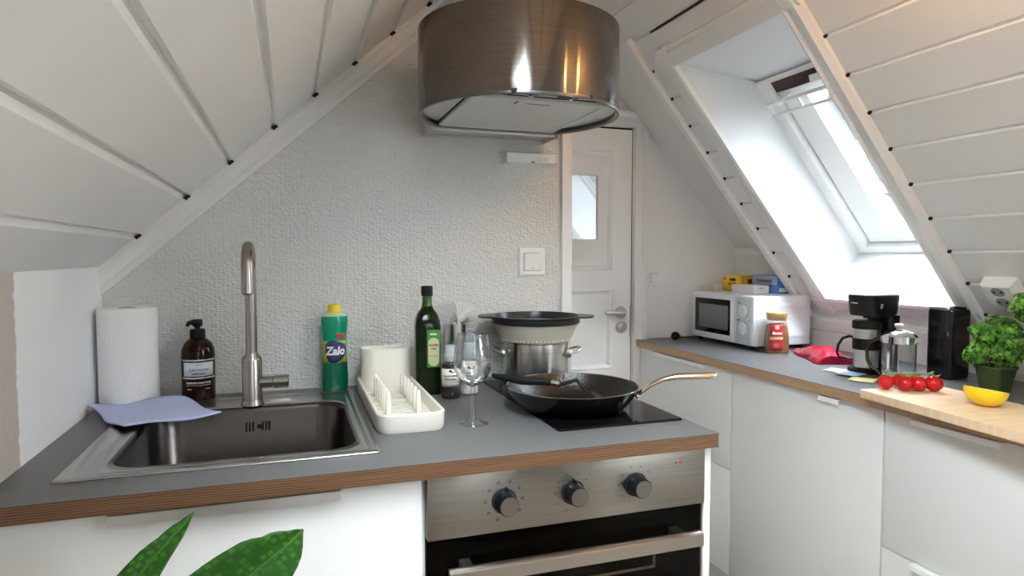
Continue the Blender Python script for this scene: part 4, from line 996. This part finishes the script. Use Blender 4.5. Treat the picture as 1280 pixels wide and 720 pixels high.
ZM = T + .2142
yb = thing('tea_box', 'yellow tea carton standing at the back on top of the microwave', 'tea box', (1.855, 2.43, ZM), 0, 'boxes on the microwave')
f = MB(); f.box(0, .125, -.065, .068, 0, .070, .001); bx = f.build('carton', YBOX, yb)
f = MB(); f.box(.001, .124, -.0655, -.064, .001, .0690); f.build('end_panel', mat('mustard_print', (.55, .33, .02), .5), yb)
f = MB(); f.loft([[(x, y_, z) for y_, z in [(p[0], p[1]) for p in rrect(-.030, .012, .046, .058, .005, 0, 4)]] for x in (-.0006, .0004)]); f.build('brand_oval', mat('maroon_print', (.10, .01, .01), .5), bx)
f = MB(); f.box(-.0006, .0004, -.032, .022, .028, .040); f.box(-.0006, .0004, .040, .052, .050, .062); f.build('print_panel', YBOXS, bx)
f = MB(); f.box(.035, .075, -.0662, -.0645, .035, .056, .0003); f.build('end_mark', mat('maroon_print', (0, 0, 0)), bx)
bb = thing('tea_box', 'blue tea carton at the right end on top of the microwave', 'tea box', (1.905, 2.29, ZM), 0, 'boxes on the microwave')
f = MB(); f.box(0, .072, -.092, .066, 0, .075, .001); bx = f.build('carton', BBOX, bb)
f = MB(); f.loft([[(x, y_, z) for y_, z in [(p[0], p[1]) for p in rrect(-.091, .062, .036, .074, .012, 0, 4)]] for x in (-.0004, .0006)]); f.build('top_print', BBOXL, bx)
f = MB(); f.loft([[(x, y_, z) for y_, z in [(p[0], p[1]) for p in rrect(-.070, .045, .043, .059, .0075, 0, 4)]] for x in (-.0009, .0006)]); f.build('brand_plate', mat('tan_plate', (.55, .40, .22), .5), bx)
lettering('TWININGS', .0135, NAVY, bx, (-.0010, -.0125, .0510), '-X', bold=.0003, wide=1.35)
f = MB(); f.box(.01, .055, -.0926, -.0915, .008, .024); f.build('barcode_patch', SACHW, bx)
f = MB(); f.box(-.0006, .0006, -.06, .02, .030, .0335); f.build('print_line', NAVY, bx)
wb = thing('small_box', 'low white carton lying in front on top of the microwave', 'box', (1.81, 2.30, ZM), 0, 'boxes on the microwave')
f = MB(); f.box(0, .078, -.072, .068, 0, .034, .001); bx = f.build('carton', WBOX, wb)
f = MB(); f.box(.030, .050, -.0725, -.0715, .020, .024); f.build('print_mark', mat('grey_print', (0, 0, 0)), bx)
eb = thing('small_box', 'tiny beige carton at the left end on top of the microwave', 'box', (1.80, 2.472, ZM), 0, 'boxes on the microwave')
f = MB(); f.box(0, .03, -.018, .018, 0, .031, .002); f.build('carton', BEIGE, eb)
f = MB(); f.box(.0, .03, -.0175, .0175, .031, .0325, .0005); f.build('lid_flap', BEIGE, eb)

# coffee jar
P = (1.760, 2.030); jr = thing('coffee_jar', 'glass jar of instant coffee with gold lid and red label', 'coffee jar', (*P, T), -.38)
def js(h, k, z, r): return rrect(-h, h, -h * k, h * k, r, z, 5)
f = MB(); f.loft([js(.037, .85, .0, .010), js(.040, .85, .004, .012), js(.0405, .85, .030, .012), js(.038, .85, .075, .012), js(.034, .87, .108, .014), js(.0315, .95, .122, .020), js(.031, 1, .130, .027)]); f.build('glass', JARG, jr)
f = MB(); f.loft([js(.0375, .85, .003, .010), js(.039, .85, .03, .011), js(.0365, .85, .075, .011), js(.0325, .87, .105, .013), js(.028, .9, .112, .02)]); f.build('coffee', COFFEE, jr)
f = MB(); f.loft([js(.0325, 1, .127, .028), js(.034, 1, .129, .028), js(.0375, 1, .152, .030), js(.0375, 1, .1545, .030), js(.0355, 1, .1565, .029)]); f.build('lid', GOLDLID, jr)
def jp(x, z): 
    h = .0405 if z < .03 else (.0405 - (z - .03) * .0555 if z < .075 else .038 - (z - .075) * .121)
    return (x, -h * .85 - .0006 - (.0004 if z > .075 else 0), z)
def jpatch(x0, x1, z0, z1, off, nm, m, par):
    f = MB(); rows = []
    for j in range(9):
        z = z0 + (z1 - z0) * j / 8; k = 1 - max(0, z - .03) * 1.6
        rows.append([(a * k, jp(0, z)[1] - off, z) for a in (x0, x1)])
    f.loft(rows, False, False, closed=False); return f.build(nm, m, par, solid=.0003)
jl = jpatch(-.038, .012, .014, .112, 0, 'label', REDLAB, jr)
jpatch(-.038, .013, .054, .065, .0005, 'label_band', TAN, jl); jpatch(-.019, -.001, .094, .105, .0005, 'label_badge', mat('badge_cream', (.70, .52, .32), .5), jl)
lettering('Rauna', .0145, WINK, jl, (-.0105, -.0350, .0790), shear=.25, bold=.0007)
f = MB(); 
for i in range(16):
    t = 2 * PI * i / 16; f.sph((-.012 + .009 * math.cos(t), -.0357, .034 + .010 * math.sin(t)), .0011, .0008, .0011, 6, 5)
f.box(-.017, -.007, -.0362, -.0348, .0325, .0355); f.build('emblem', mat('pale_print', (.70, .45, .42), .5), jl)

# red foil bag
bg = MB(); nu, nv = 22, 14; vs = []
B0, B1 = Vector((1.856, 1.975)), Vector((1.760, 1.735)); ax = (B1 - B0); L_ = ax.length; ax.normalize(); px_ = Vector((-ax.y, ax.x))
top, bot = [], []
for j in range(nv + 1):
    for i in range(nu + 1):
        u, v = i / nu, j / nv * 2 - 1
        wdt = .052 + .012 * u; fill = (math.sin(PI * min(1, u * .80 + .02)) ** .75) * (1 - abs(v) ** 2.4)
        p = B0 + ax * (L_ * u) + px_ * (wdt * v * (1 + .05 * math.sin(9 * u)))
        wr_ = .0035 * math.sin(11 * u + 4 * v) * fill + .003 * math.sin(17 * v - 6 * u) * fill
        top.append((p.x, p.y, T + .003 + .046 * fill + wr_ + .012 * math.exp(-u * 9)))
        bot.append((p.x, p.y, T + .0012 + .0095 * math.exp(-u * 9)))
n1 = (nu + 1) * (nv + 1)
fs = [(j * (nu + 1) + i, j * (nu + 1) + i + 1, (j + 1) * (nu + 1) + i + 1, (j + 1) * (nu + 1) + i) for j in range(nv) for i in range(nu)]
fs += [tuple(n1 + k for k in q[::-1]) for q in fs]
bd_ = [i for i in range(nu + 1)] + [j * (nu + 1) + nu for j in range(1, nv + 1)] + [nv * (nu + 1) + i for i in range(nu - 1, -1, -1)] + [j * (nu + 1) for j in range(nv - 1, 0, -1)]
fs += [(bd_[k], n1 + bd_[k], n1 + bd_[(k + 1) % len(bd_)], bd_[(k + 1) % len(bd_)]) for k in range(len(bd_))]
bg.faces(top + bot, fs)
tag(bg.build('foil_bag', BAGRED, ang=60), 'crumpled shiny red foil bag lying beside the coffee maker', 'bag')

# tea sachets
def sachet(x, y, rz_, m, dz, label, mk):
    t = thing('tea_sachet', label, 'tea bag', (x, y, T + dz), rz_, 'loose tea sachets'); f = MB(); n = 8; vs = []; 
    for s_ in (1, -1):
        for j in range(n + 1):
            for i in range(n + 1):
                u, v = i / n * 2 - 1, j / n * 2 - 1; e = (1 - u ** 4) * (1 - v ** 4)
                vs.append((u * .036, v * .034, .0022 + s_ * (.0004 + .0016 * e)))
    q = [(j * (n + 1) + i, j * (n + 1) + i + 1, (j + 1) * (n + 1) + i + 1, (j + 1) * (n + 1) + i) for j in range(n) for i in range(n)]; k = (n + 1) ** 2
    b_ = [i for i in range(n + 1)] + [j * (n + 1) + n for j in range(1, n + 1)] + [n * (n + 1) + i for i in range(n - 1, -1, -1)] + [j * (n + 1) for j in range(n - 1, 0, -1)]
    f.faces(vs, q + [tuple(a + k for a in r[::-1]) for r in q] + [(b_[a], k + b_[a], k + b_[(a + 1) % len(b_)], b_[(a + 1) % len(b_)]) for a in range(len(b_))])
    f.build('envelope', m, t); f = MB(); f.box(-.035, .035, .019, .030, .0031, .0039); f.build('printed_band', mk, t)
sachet(1.668, 1.640, .45, SACHW, .0003, 'white and pale blue tea sachet nearest the red bag', SACHB)
sachet(1.640, 1.565, .30, SACHB, .0045, 'blue tea sachet in the middle of the loose three', SACHW)
sachet(1.612, 1.492, .55, SACHY, .0003, 'pale yellow tea sachet nearest the chopping board', mat('yellow_print', (.60, .55, .22), .5))

# ------------------------------------------------------------------ coffee maker, mug, french press, toaster
cm = thing('coffee_maker', 'black drip coffee maker with a wide top standing below the skylight', 'coffee maker', (1.735, 1.595, T), 0)
f = MB(); f.lathe([(.050, 0), (.053, .003), (.053, .013), (.049, .016), (.002, .016)], (0, 0, 0), 40)
f.box(.01, .085, -.045, .045, 0, .016, .006); f.build('base', BLACKP, cm)
f = MB(); f.loft([rrect(.046, .092, -.046, .046, .015, 0.016), rrect(.047, .092, -.047, .047, .015, .10), rrect(.046, .092, -.048, .048, .015, .184)]); f.build('column', BLACKP, cm)
f = MB(); f.loft([rrect(-.044, .090, -.046, .043, .034, .183, 8), rrect(-.047, .092, -.050, .045, .035, .190, 8), rrect(-.052, .094, -.056, .048, .036, .243, 8), rrect(-.050, .092, -.054, .046, .035, .248, 8)]); hd = f.build('brew_head', BLACKP, cm)
f = MB(); f.loft([rrect(-.052, .094, -.056, .048, .036, .2475, 8), rrect(-.0535, .0955, -.0575, .0495, .036, .2485, 8), rrect(-.052, .094, -.056, .048, .036, .2515, 8), rrect(-.04, .08, -.045, .04, .03, .2545, 8)]); f.build('lid', mat('clear_grey_lid', (.42, .47, .48), .15), cm)
f = MB(); f.lathe([(.012, 0), (.012, .006), (.01, .008)], (.0, .0, .174), 16); f.build('drip_nozzle', BLACKM, cm)
f = MB(); a_ = Vector((-.0625, -.020, .228)); f.box(-.0530, -.0480, -.010, .014, .222, .2245); f.build('brand_mark', WINK, hd)
f = MB(); f.tube([(.0, -.0505, .208), (.0, -.054, .222)], .004, 12); f.build('indicator', STEEL, cm)

mu = thing('thermos_mug', 'steel travel mug with black bands standing in the coffee maker', 'travel mug', (1.735, 1.595, T + .0165))
f = MB(); f.lathe([(.034, 0), (.0365, .002), (.0385, .06), (.0395, .120), (.0395, .125), (.002, .125)], n=40); f.build('mug_body', STEEL, mu)
f = MB(); f.lathe([(.0385, .058), (.0402, .060), (.0408, .092), (.039, .094)], n=40, cap0=False, cap1=False); f.build('grip_band', BLACKM, mu)
f = MB(); f.lathe([(.041, .124), (.0425, .126), (.0425, .146), (.039, .150), (.002, .150)], n=40); f.build('lid', BLACKM, mu)
f = MB(); u = Vector((-.30, .954, 0)); pts = [u * .037 + Vector((0, 0, .092)), u * .055 + Vector((0, 0, .094)), u * .076 + Vector((0, 0, .085)), u * .090 + Vector((0, 0, .062)), u * .094 + Vector((0, 0, .038)), u * .088 + Vector((0, 0, .022)), u * .037 + Vector((0, 0, .018))]
f.tube(pts, .0045, 10); f.build('handle', BLACKP, mu)

P = (1.718, 1.464); fpz = thing('french_press', 'glass french press with steel lid and wooden-coloured knob', 'french press', (*P, T), -.75)
f = MB(); f.lathe([(.044, .008), (.0465, .012), (.0465, .126), (.0455, .126), (.0455, .0125), (.002, .0095)], n=44); f.build('beaker', BEAKER, fpz)
f = MB(); f.lathe([(.0475, .112), (.0492, .113), (.0492, .133), (.047, .136), (.036, .145), (.018, .1505), (.004, .152)], n=44); f.build('lid', CHROME, fpz)
f = MB(); f.lathe([(.007, .1515), (.0075, .156), (.0125, .160), (.0130, .166), (.009, .1695), (.002, .170)], n=24); f.build('knob', TOFFW, fpz)
f = MB(); f.tube([(0, 0, .016), (0, 0, .152)], .0022, 10); f.lathe([(.0445, .018), (.0448, .020), (.0445, .0235), (.002, .0235)], n=40); f.build('plunger', STEEL, fpz)
f = MB(); f.lathe([(.0475, .012), (.0485, .012), (.0485, .018), (.0475, .018)], n=44, cap0=False, cap1=False); f.lathe([(.046, .0), (.048, .004), (.047, .010), (.040, .010)], n=40)
for t in (.25, PI + .9):
    u = Vector((math.cos(t), math.sin(t), 0)); w_ = Vector((-u.y, u.x, 0)) * .004
    f.prism([u * .0475 - w_, u * .0490 - w_, u * .0490 + w_, u * .0475 + w_], (0, 0, .120))
f.build('holder_frame', CHROME, fpz)
u = Vector((math.cos(2.62), math.sin(2.62), 0)); f = MB()
f.tube([u * .048 + Vector((0, 0, .116)), u * .066 + Vector((0, 0, .117)), u * .083 + Vector((0, 0, .104)), u * .092 + Vector((0, 0, .078)), u * .090 + Vector((0, 0, .050)), u * .078 + Vector((0, 0, .028)), u * .049 + Vector((0, 0, .014))], .0052, 12); f.build('handle', mat('smoky_handle', (.03, .03, .032), .1), fpz)
u = Vector((math.cos(-.45), math.sin(-.45), 0)); w_ = Vector((-u.y, u.x, 0)); f = MB()
f.loft([[u * .046 + w_ * .014 + Vector((0, 0, .114)), u * .046 - w_ * .014 + Vector((0, 0, .114)), u * .046 - w_ * .014 + Vector((0, 0, .132)), u * .046 + w_ * .014 + Vector((0, 0, .132))], [u * .068 + w_ * .002 + Vector((0, 0, .126)), u * .068 - w_ * .002 + Vector((0, 0, .126)), u * .068 - w_ * .002 + Vector((0, 0, .130)), u * .068 + w_ * .002 + Vector((0, 0, .130))]]); f.build('spout', CHROME, fpz)

tz = thing('kitchen_appliance', 'glossy black upright kitchen appliance with silver top edge below the skylight', 'appliance', (1.898, 1.447, T), 0)
f = MB(); f.loft([rrect(-.040, .040, -.042, .042, .016, .004, 6), rrect(-.042, .042, -.044, .044, .017, .012, 6), rrect(-.042, .042, -.044, .044, .017, .203, 6), rrect(-.040, .040, -.042, .042, .016, .210, 6), rrect(-.034, .034, -.036, .036, .014, .2125, 6)]); f.build('housing', mat('gloss_black', (.008, .008, .011), .12), tz)
f = MB(); f.loft([rrect(-.041, -.012, -.030, .043, .010, .2085, 6), rrect(-.040, -.013, -.029, .042, .010, .2165, 6), rrect(-.038, -.015, -.027, .040, .009, .217, 6)]); f.build('top_plate', STEEL, tz)
f = MB(); f.loft([rrect(-.006, .034, -.034, .034, .012, .212, 6), rrect(-.007, .035, -.035, .035, .012, .2165, 6), rrect(-.003, .031, -.031, .031, .010, .2172, 6)]); f.build('lid', BLACKM, tz)
f = MB(); f.lathe([(.030, 0), (.032, .006)], n=24); f.build('foot', BLACKM, tz)

# ------------------------------------------------------------------ board, tomatoes, lemon, herbs
cb = thing('chopping_board', 'light beech chopping board overhanging the front of the right worktop', 'chopping board', (1.41, 1.315, T), math.atan2(.884 - 1.314, 1.374 - 1.42) + PI / 2)
BT = .0215
f = MB(); f.loft([rrect(0, .243, -.62, 0, .006, .0005, 4), rrect(0, .243, -.62, 0, .006, BT - .001, 4), rrect(.001, .242, -.619, -.001, .006, BT, 4)]); f.build('board', BOARD, cb)
f = MB(); f.loft([rrect(.10, .145, -.598, -.578, .0095, BT - .0005, 5), rrect(.10, .145, -.598, -.578, .0095, BT + .0004, 5)]); f.build('hanging_slot', mat('dark_slot', (.12, .07, .04), .8), cb)
BZ = T + BT
tv = thing('tomato_truss', 'truss of red cherry tomatoes on the vine on the chopping board', 'tomatoes', (1.51, 1.275, BZ))
tp = [(-.035, .018, .0200), (-.006, -.016, .0205), (.022, -.030, .0205), (.056, -.046, .0215), (.020, .022, .0195), (.052, .000, .0195)]
f = MB(); f.tube([(-.050, .012, .052), (-.036, .010, .043), (-.012, .000, .044), (.006, -.008, .0415), (.030, -.018, .044), (.052, -.030, .0425), (.068, -.034, .048)], [.0022, .0020, .0021, .0020, .0021, .0022, .0026], 8); f.build('vine', VINEG, tv)
for x, y_, r in tp:
    f = MB(); f.sph((x, y_, r * .94 + .0003), r, r, r * .94, 24, 16)
    tt = f.build('tomato', TOMATO, tv)
    f = MB(); top_ = Vector((x, y_, r * 1.86))
    for k in range(5):
        a = 2 * PI * k / 5 + x * 40; d_ = Vector((math.cos(a), math.sin(a), 0)); w_ = Vector((-d_.y, d_.x, 0)) * .0022
        f.loft([[top_ - w_, top_ + w_], [top_ + d_ * .010 + w_ * 1.3 + Vector((0, 0, .001)), top_ + d_ * .010 - w_ * 1.3 + Vector((0, 0, .001))][::-1], [top_ + d_ * .019 - w_ * .1 + Vector((0, 0, .005)), top_ + d_ * .019 + w_ * .1 + Vector((0, 0, .005))]], False, False, closed=False)
    f.tube([top_ - Vector((0, 0, .001)), top_ + Vector((0, 0, .004)), Vector((x * .9, y_ * .75 - .002, .045))], .0014, 6)
    f.build('calyx', VINEG, tt, solid=.0006)

le = thing('lemon_half', 'lemon half lying cut side up on the chopping board', 'lemon', (1.532, 1.072, BZ), -.55)
f = MB(); loops = []; n = 36
R_ = .040
for j in range(15):
    t = -PI / 2 + (PI / 2) * j / 14; r = R_ * math.cos(t) ** .85 if j else .001; z = R_ * .98 + R_ * .98 * math.sin(t) * (1.0)
    loops.append([(r * 1.12 * math.cos(2 * PI * k / n), r * math.sin(2 * PI * k / n), z) for k in range(n)])
loops[-1] = [(x, y_, R_ * .98) for x, y_, z in loops[-1]]
f.loft(loops, True, False); tilt = Matrix.Rotation(-.10, 3, 'X') @ Matrix.Rotation(.16, 3, 'Y')
def tl(f_):
    bmesh.ops.rotate(f_.bm, verts=f_.bm.verts[:], cent=(0, 0, R_ * .98), matrix=tilt)
tl(f); f.build('peel', LEMON, le)
f = MB(); f.lathe([(R_ * .999, R_ * .98), (R_ * .93, R_ * .985), (R_ * .88, R_ * .975)], n=36, sx=1.12, cap0=False, cap1=False); tl(f); f.build('pith', PITH, le)
f = MB(); f.lathe([(R_ * .89, R_ * .974), (R_ * .5, R_ * .985), (R_ * .05, R_ * .975)], n=36, sx=1.12, cap0=False); tl(f); f.build('flesh', FLESH, le)
f = MB(); f.lathe([(.009, .0005), (.010, .002), (.0085, .005)], n=20); f.build('stem_end', LEMON, le)

def herb(name, P, z0_, label, pot_fn, ctr, rad, nleaf, mats, seed, clumps=None):
    rnd = random.Random(seed); h = thing(name, label, 'herb', (*P, T)); pot_fn(h)
    for mi, m in enumerate(mats):
        f = MB()
        for _ in range(nleaf):
            while True:
                q = Vector((rnd.uniform(-1, 1), rnd.uniform(-1, 1), rnd.uniform(-1, 1)))
                if .25 < q.length < 1: break
            if clumps:
                cr, cdp, cu_, r_ = rnd.choice(clumps); qq = q * r_
                cc = Vector((ctr[0], ctr[1], ctr[2])) + Vector((.89, -.45, 0)) * cr + Vector((.45, .89, 0)) * cdp + Vector((0, 0, cu_))
            lump = .86 + .22 * math.sin(q.x * 5 + mi) * math.sin(q.y * 6) * math.cos(q.z * 5)
            c = Vector((ctr[0] + q.x * rad[0] * lump, ctr[1] + q.y * rad[1] * lump, ctr[2] + q.z * rad[2] * lump))
            if clumps: c = cc + qq
            nrm = (q.normalized() + Vector((0, 0, .5)) + Vector((rnd.uniform(-.7, .7), rnd.uniform(-.7, .7), rnd.uniform(-.5, .5)))).normalized()
            a1 = nrm.orthogonal().normalized(); a1 = Matrix.Rotation(rnd.uniform(0, 6.28), 3, nrm) @ a1; a2 = nrm.cross(a1)
            s_ = rnd.uniform(.010, .0175); pts = []
            nn = 14
            for k in range(nn):
                t = 2 * PI * k / nn; rr_ = s_ * (.62 + .30 * abs(math.cos(1.5 * t)) + .14 * math.cos(7 * t + 1))
                pts.append(c + a1 * rr_ * math.cos(t) + a2 * rr_ * math.sin(t) + nrm * (.0045 * math.sin(4 * t + seed) - .004 * (rr_ / s_)))
            bc = f.bm.verts.new(c + nrm * .003); bv = [f.bm.verts.new(p) for p in pts]
            for k in range(nn): f.bm.faces.new((bc, bv[k], bv[(k + 1) % nn]))
        f.build('foliage', m, h, ang=70, recalc=False)
    f = MB()
    for _ in range(22):
        a, r = rnd.uniform(0, 6.28), rnd.uniform(.2, .9); b0_ = Vector((.022 * math.cos(a), .022 * math.sin(a), z0_)); e = Vector((ctr[0] + rad[0] * r * math.cos(a), ctr[1] + rad[1] * r * math.sin(a), ctr[2] + rad[2] * rnd.uniform(-.6, .5)))
        f.tube([b0_, b0_.lerp(e, .5) + Vector((0, 0, .012)), e], [.0013, .0011, .0008], 5)
    f.build('stalks', STALK, h)
def pot1(h):
    f = MB(); s0 = .028; s1 = .037
    f.loft([rrect(-s0, s0, -s0, s0, .010, 0, 4), rrect(-s1, s1, -s1, s1, .012, .062, 4), rrect(-s1 - .003, s1 + .003, -s1 - .003, s1 + .003, .012, .063, 4), rrect(-s1 - .003, s1 + .003, -s1 - .003, s1 + .003, .012, .070, 4), rrect(-s1 + .002, s1 - .002, -s1 + .002, s1 - .002, .010, .070, 4), rrect(-s1 + .002, s1 - .002, -s1 + .002, s1 - .002, .010, .060, 4)]); f.build('pot', POTG, h)
    f = MB(); f.loft([rrect(-.034, .034, -.034, .034, .01, .058, 4), rrect(-.034, .034, -.034, .034, .01, .061, 4)]); f.build('soil', SOIL, h)
herb('parsley_pot', (1.832, 1.258), .06, 'bushy curly parsley in a square dark green pot behind the lemon', pot1, (-.004, .0, .135), (.074, .082, .070), 330, (PARSLEY, PARSLEYD), 3, [(0, 0, .015, .042), (-.022, .01, .030, .034), (-.062, -.01, -.036, .022), (-.045, .0, -.024, .024), (.028, .0, .010, .040), (.045, .01, .022, .034), (.02, -.02, -.018, .040), (-.005, .02, -.02, .036), (.062, .0, -.012, .022), (.005, .0, .045, .028), (.04, .02, .045, .022)])
def pot2(h):
    f = MB(); f.lathe([(.044, 0), (.047, .003), (.049, .09), (.050, .140), (.050, .146), (.046, .146), (.045, .136), (.002, .134)], n=36); f.build('pot', BLACKP, h)
    f = MB(); f.lathe([(.044, .134), (.043, .138), (.002, .140)], n=28); f.build('soil', SOIL, h)
herb('basil_pot', (1.835, 1.128), .138, 'leafy green herb in a tall black pot cut off by the right edge', pot2, (-.020, .030, .235), (.05, .055, .05), 90, (PARSLEYD, PARSLEY), 9)

# ------------------------------------------------------------------ houseplant in the foreground
hpz = thing('houseplant', 'green houseplant with broad glossy leaves rising in front of the sink cabinet', 'houseplant', (-.22, .80, 0))
f = MB(); f.lathe([(.095, 0), (.10, .004), (.125, .22), (.132, .225), (.132, .25), (.122, .25), (.118, .22), (.002, .215)], n=40); f.build('planter', TERRA, hpz)
f = MB(); f.lathe([(.117, .214), (.10, .224), (.002, .228)], n=32); f.build('soil', SOIL, hpz)
def leaf(cl, hw, fold, ydrift, nrmy=-1):
    """blade along a centre line of (x, y, z) with half-widths; folded along the midrib"""
    pts = [Vector(p) - Vector((-.22, .80, 0)) for p in cl]; n = len(pts); rows = []
    for i, p in enumerate(pts):
        d = (pts[min(i + 1, n - 1)] - pts[max(i - 1, 0)]).normalized(); side = d.cross(Vector((0, -1, 0))).normalized()
        row = []
        for k in range(-4, 5):
            s_ = k / 4; row.append(p + side * hw[i] * s_ + Vector((0, -1, 0)) * (fold * hw[i] * abs(s_) + .002 * math.sin(2.2 * i + 3 * s_)) + Vector((0, ydrift * hw[i] * s_, 0)))
        rows.append(row)
    f = MB(); f.loft(rows, False, False, closed=False); lf = f.build('leaf', LEAF, hpz, ang=80, solid=.0008)
    g = MB(); g.tube([p + Vector((0, -.0006, 0)) for p in pts], [.0022 * min(1, (n - i) / n + .15) for i in range(n)], 6); g.build('midrib', mat('leaf_midrib', (.03, .12, .012), .4), lf)
    return pts[-1]
def sm(cl, hw, k=4):
    P_ = [Vector(p) for p in cl]; oc, ow = [], []
    for i in range(len(P_) - 1):
        p0, p1, p2, p3 = P_[max(i - 1, 0)], P_[i], P_[i + 1], P_[min(i + 2, len(P_) - 1)]
        for j in range(k):
            t = j / k; oc.append(.5 * ((2 * p1) + (p2 - p0) * t + (2 * p0 - 5 * p1 + 4 * p2 - p3) * t * t + (3 * p1 - p0 - 3 * p2 + p3) * t ** 3)); ow.append(hw[i] + (hw[i + 1] - hw[i]) * (t * t * (3 - 2 * t) * .5 + t * .5))
    return oc + [P_[-1]], ow + [hw[-1]]
e2 = leaf(*sm([(.010, .86, .931), (-.014, .855, .912), (-.05, .85, .888), (-.10, .845, .850), (-.15, .84, .800), (-.185, .83, .745)], [.0005, .028, .046, .054, .042, .006]), .25, .12)
e1 = leaf(*sm([(-.117, .87, .966), (-.140, .862, .942), (-.170, .855, .910), (-.203, .85, .865), (-.225, .84, .81), (-.232, .83, .76)], [.0004, .0105, .0185, .0225, .018, .004]), .5, .5)
e3 = leaf(*sm([(-.36, .70, .78), (-.34, .73, .80), (-.30, .76, .79), (-.26, .78, .74), (-.235, .79, .68)], [.0005, .022, .034, .030, .005]), .3, .2)
e4 = leaf(*sm([(-.14, .66, .70), (-.16, .69, .72), (-.19, .73, .71), (-.21, .76, .66), (-.22, .78, .60)], [.0005, .022, .034, .030, .005]), .3, .2)
for k, e in enumerate((e1, e2, e3, e4)):
    f = MB(); b0_ = Vector((.02 * math.cos(k * 1.7), .02 * math.sin(k * 1.7), .22)); f.tube([b0_, b0_.lerp(e, .5) + Vector((.0, .0, .02)), e], [.005, .004, .0028], 8); f.build('stalk', STALK, hpz)

# ------------------------------------------------------------------ lamps behind the viewpoint
LAMPG = mat('lamp_shade_glass', (.9, .75, .5), .4)
def pendant(x, y, z, label):
    t = thing('pendant_lamp', label, 'lamp', (x, y, z), 0, 'pendant lamps')
    zc = min(zl(x), zr(x)) - z
    f = MB(); f.tube([(0, 0, .09), (0, 0, zc + .005)], .003, 8); f.build('cable', RUBBER, t)
    f = MB(); f.lathe([(.018, .05), (.02, .09), (.012, .10), (.002, .101)], n=20); f.build('lamp_holder', BLACKM, t)
    f = MB(); f.sph((0, 0, 0), .012, .012, .016, 20, 14)
    m = bpy.data.materials.get('warm_bulb') or bpy.data.materials.new('warm_bulb'); m.use_nodes = True
    b = m.node_tree.nodes['Principled BSDF']; b.inputs['Emission Color'].default_value = (1, .50, .14, 1); b.inputs['Emission Strength'].default_value = BULB; b.inputs['Base Color'].default_value = (.9, .7, .4, 1)
    f.tube([(0, 0, .014), (0, 0, .055)], .008, 14); f.build('bulb', m, t)
BULB = 90
pendant(1.03, .69, 2.02, 'bare warm bulb hanging below the right slope, higher and nearer the hood')
pendant(1.12, .94, 1.95, 'bare warm bulb hanging below the right slope, lower and further from the hood')

HW(-1.10, -.385, 2.45, 3.95); HW(.52, .89, 2.45, 3.95); HW(1.15, 1.52, 2.45, 3.95)
f = MB(); f.box(-5, 7, -2.6, .05, 4.25, 4.40, .01); f.box(-5, 7, -2.6, -2.5, 4.40, 5.3, .01); f.build('shade_slab', SIDING, H)  # slab added above the view to keep skylight off the siding

# ------------------------------------------------------------------ light, world, camera
w_ = bpy.data.worlds.new('daylight'); SC.world = w_; w_.use_nodes = True
nt = w_.node_tree; bgd = nt.nodes['Background']
tcw = nt.nodes.new('ShaderNodeTexCoord'); sxw = nt.nodes.new('ShaderNodeSeparateXYZ'); rmp = nt.nodes.new('ShaderNodeValToRGB')
nt.links.new(tcw.outputs['Generated'], sxw.inputs[0]); nt.links.new(sxw.outputs['Z'], rmp.inputs[0])
e = rmp.color_ramp.elements                       # overcast sky: dim at the horizon, bright overhead, dark ground below
e[0].position = 0.0; e[0].color = (.035, .037, .040, 1); e[1].position = .9; e[1].color = (.87, .955, 1.0, 1)
e2_ = rmp.color_ramp.elements.new(.03); e2_.color = (.10, .11, .12, 1)
e3_ = rmp.color_ramp.elements.new(.45); e3_.color = (.24, .27, .295, 1)
nt.links.new(rmp.outputs[0], bgd.inputs['Color']); bgd.inputs['Strength'].default_value = 27
cam = bpy.data.cameras.new('camera'); co_ = bpy.data.objects.new('camera', cam); COL.objects.link(co_)
F_PX = 815.0
cam.sensor_fit = 'HORIZONTAL'; cam.sensor_width = 36; cam.lens = 36 * F_PX / 1280; cam.clip_start = .02
R_v, U_v, F_v = Vector((.94692, -.32146, 0)), Vector((.01576, .04642, .99880)), Vector((.32107, .94578, -.04902))
Mx = Matrix((R_v, U_v, -F_v)).transposed().to_4x4(); Mx.translation = Vector((0, 0, 1.28)); co_.matrix_world = Mx
SC.camera = co_
SC.view_settings.view_transform = 'Standard'; SC.view_settings.look = 'None'
SC.view_settings.gamma = 1; SC.view_settings.use_curve_mapping = False
SC.view_settings.exposure = 1.48
SC.cycles.max_bounces = 14; SC.cycles.diffuse_bounces = 8; SC.cycles.glossy_bounces = 5; SC.cycles.transparent_max_bounces = 16
SC.cycles.use_denoising = True; SC.cycles.sample_clamp_indirect = 12; SC.cycles.caustics_reflective = False
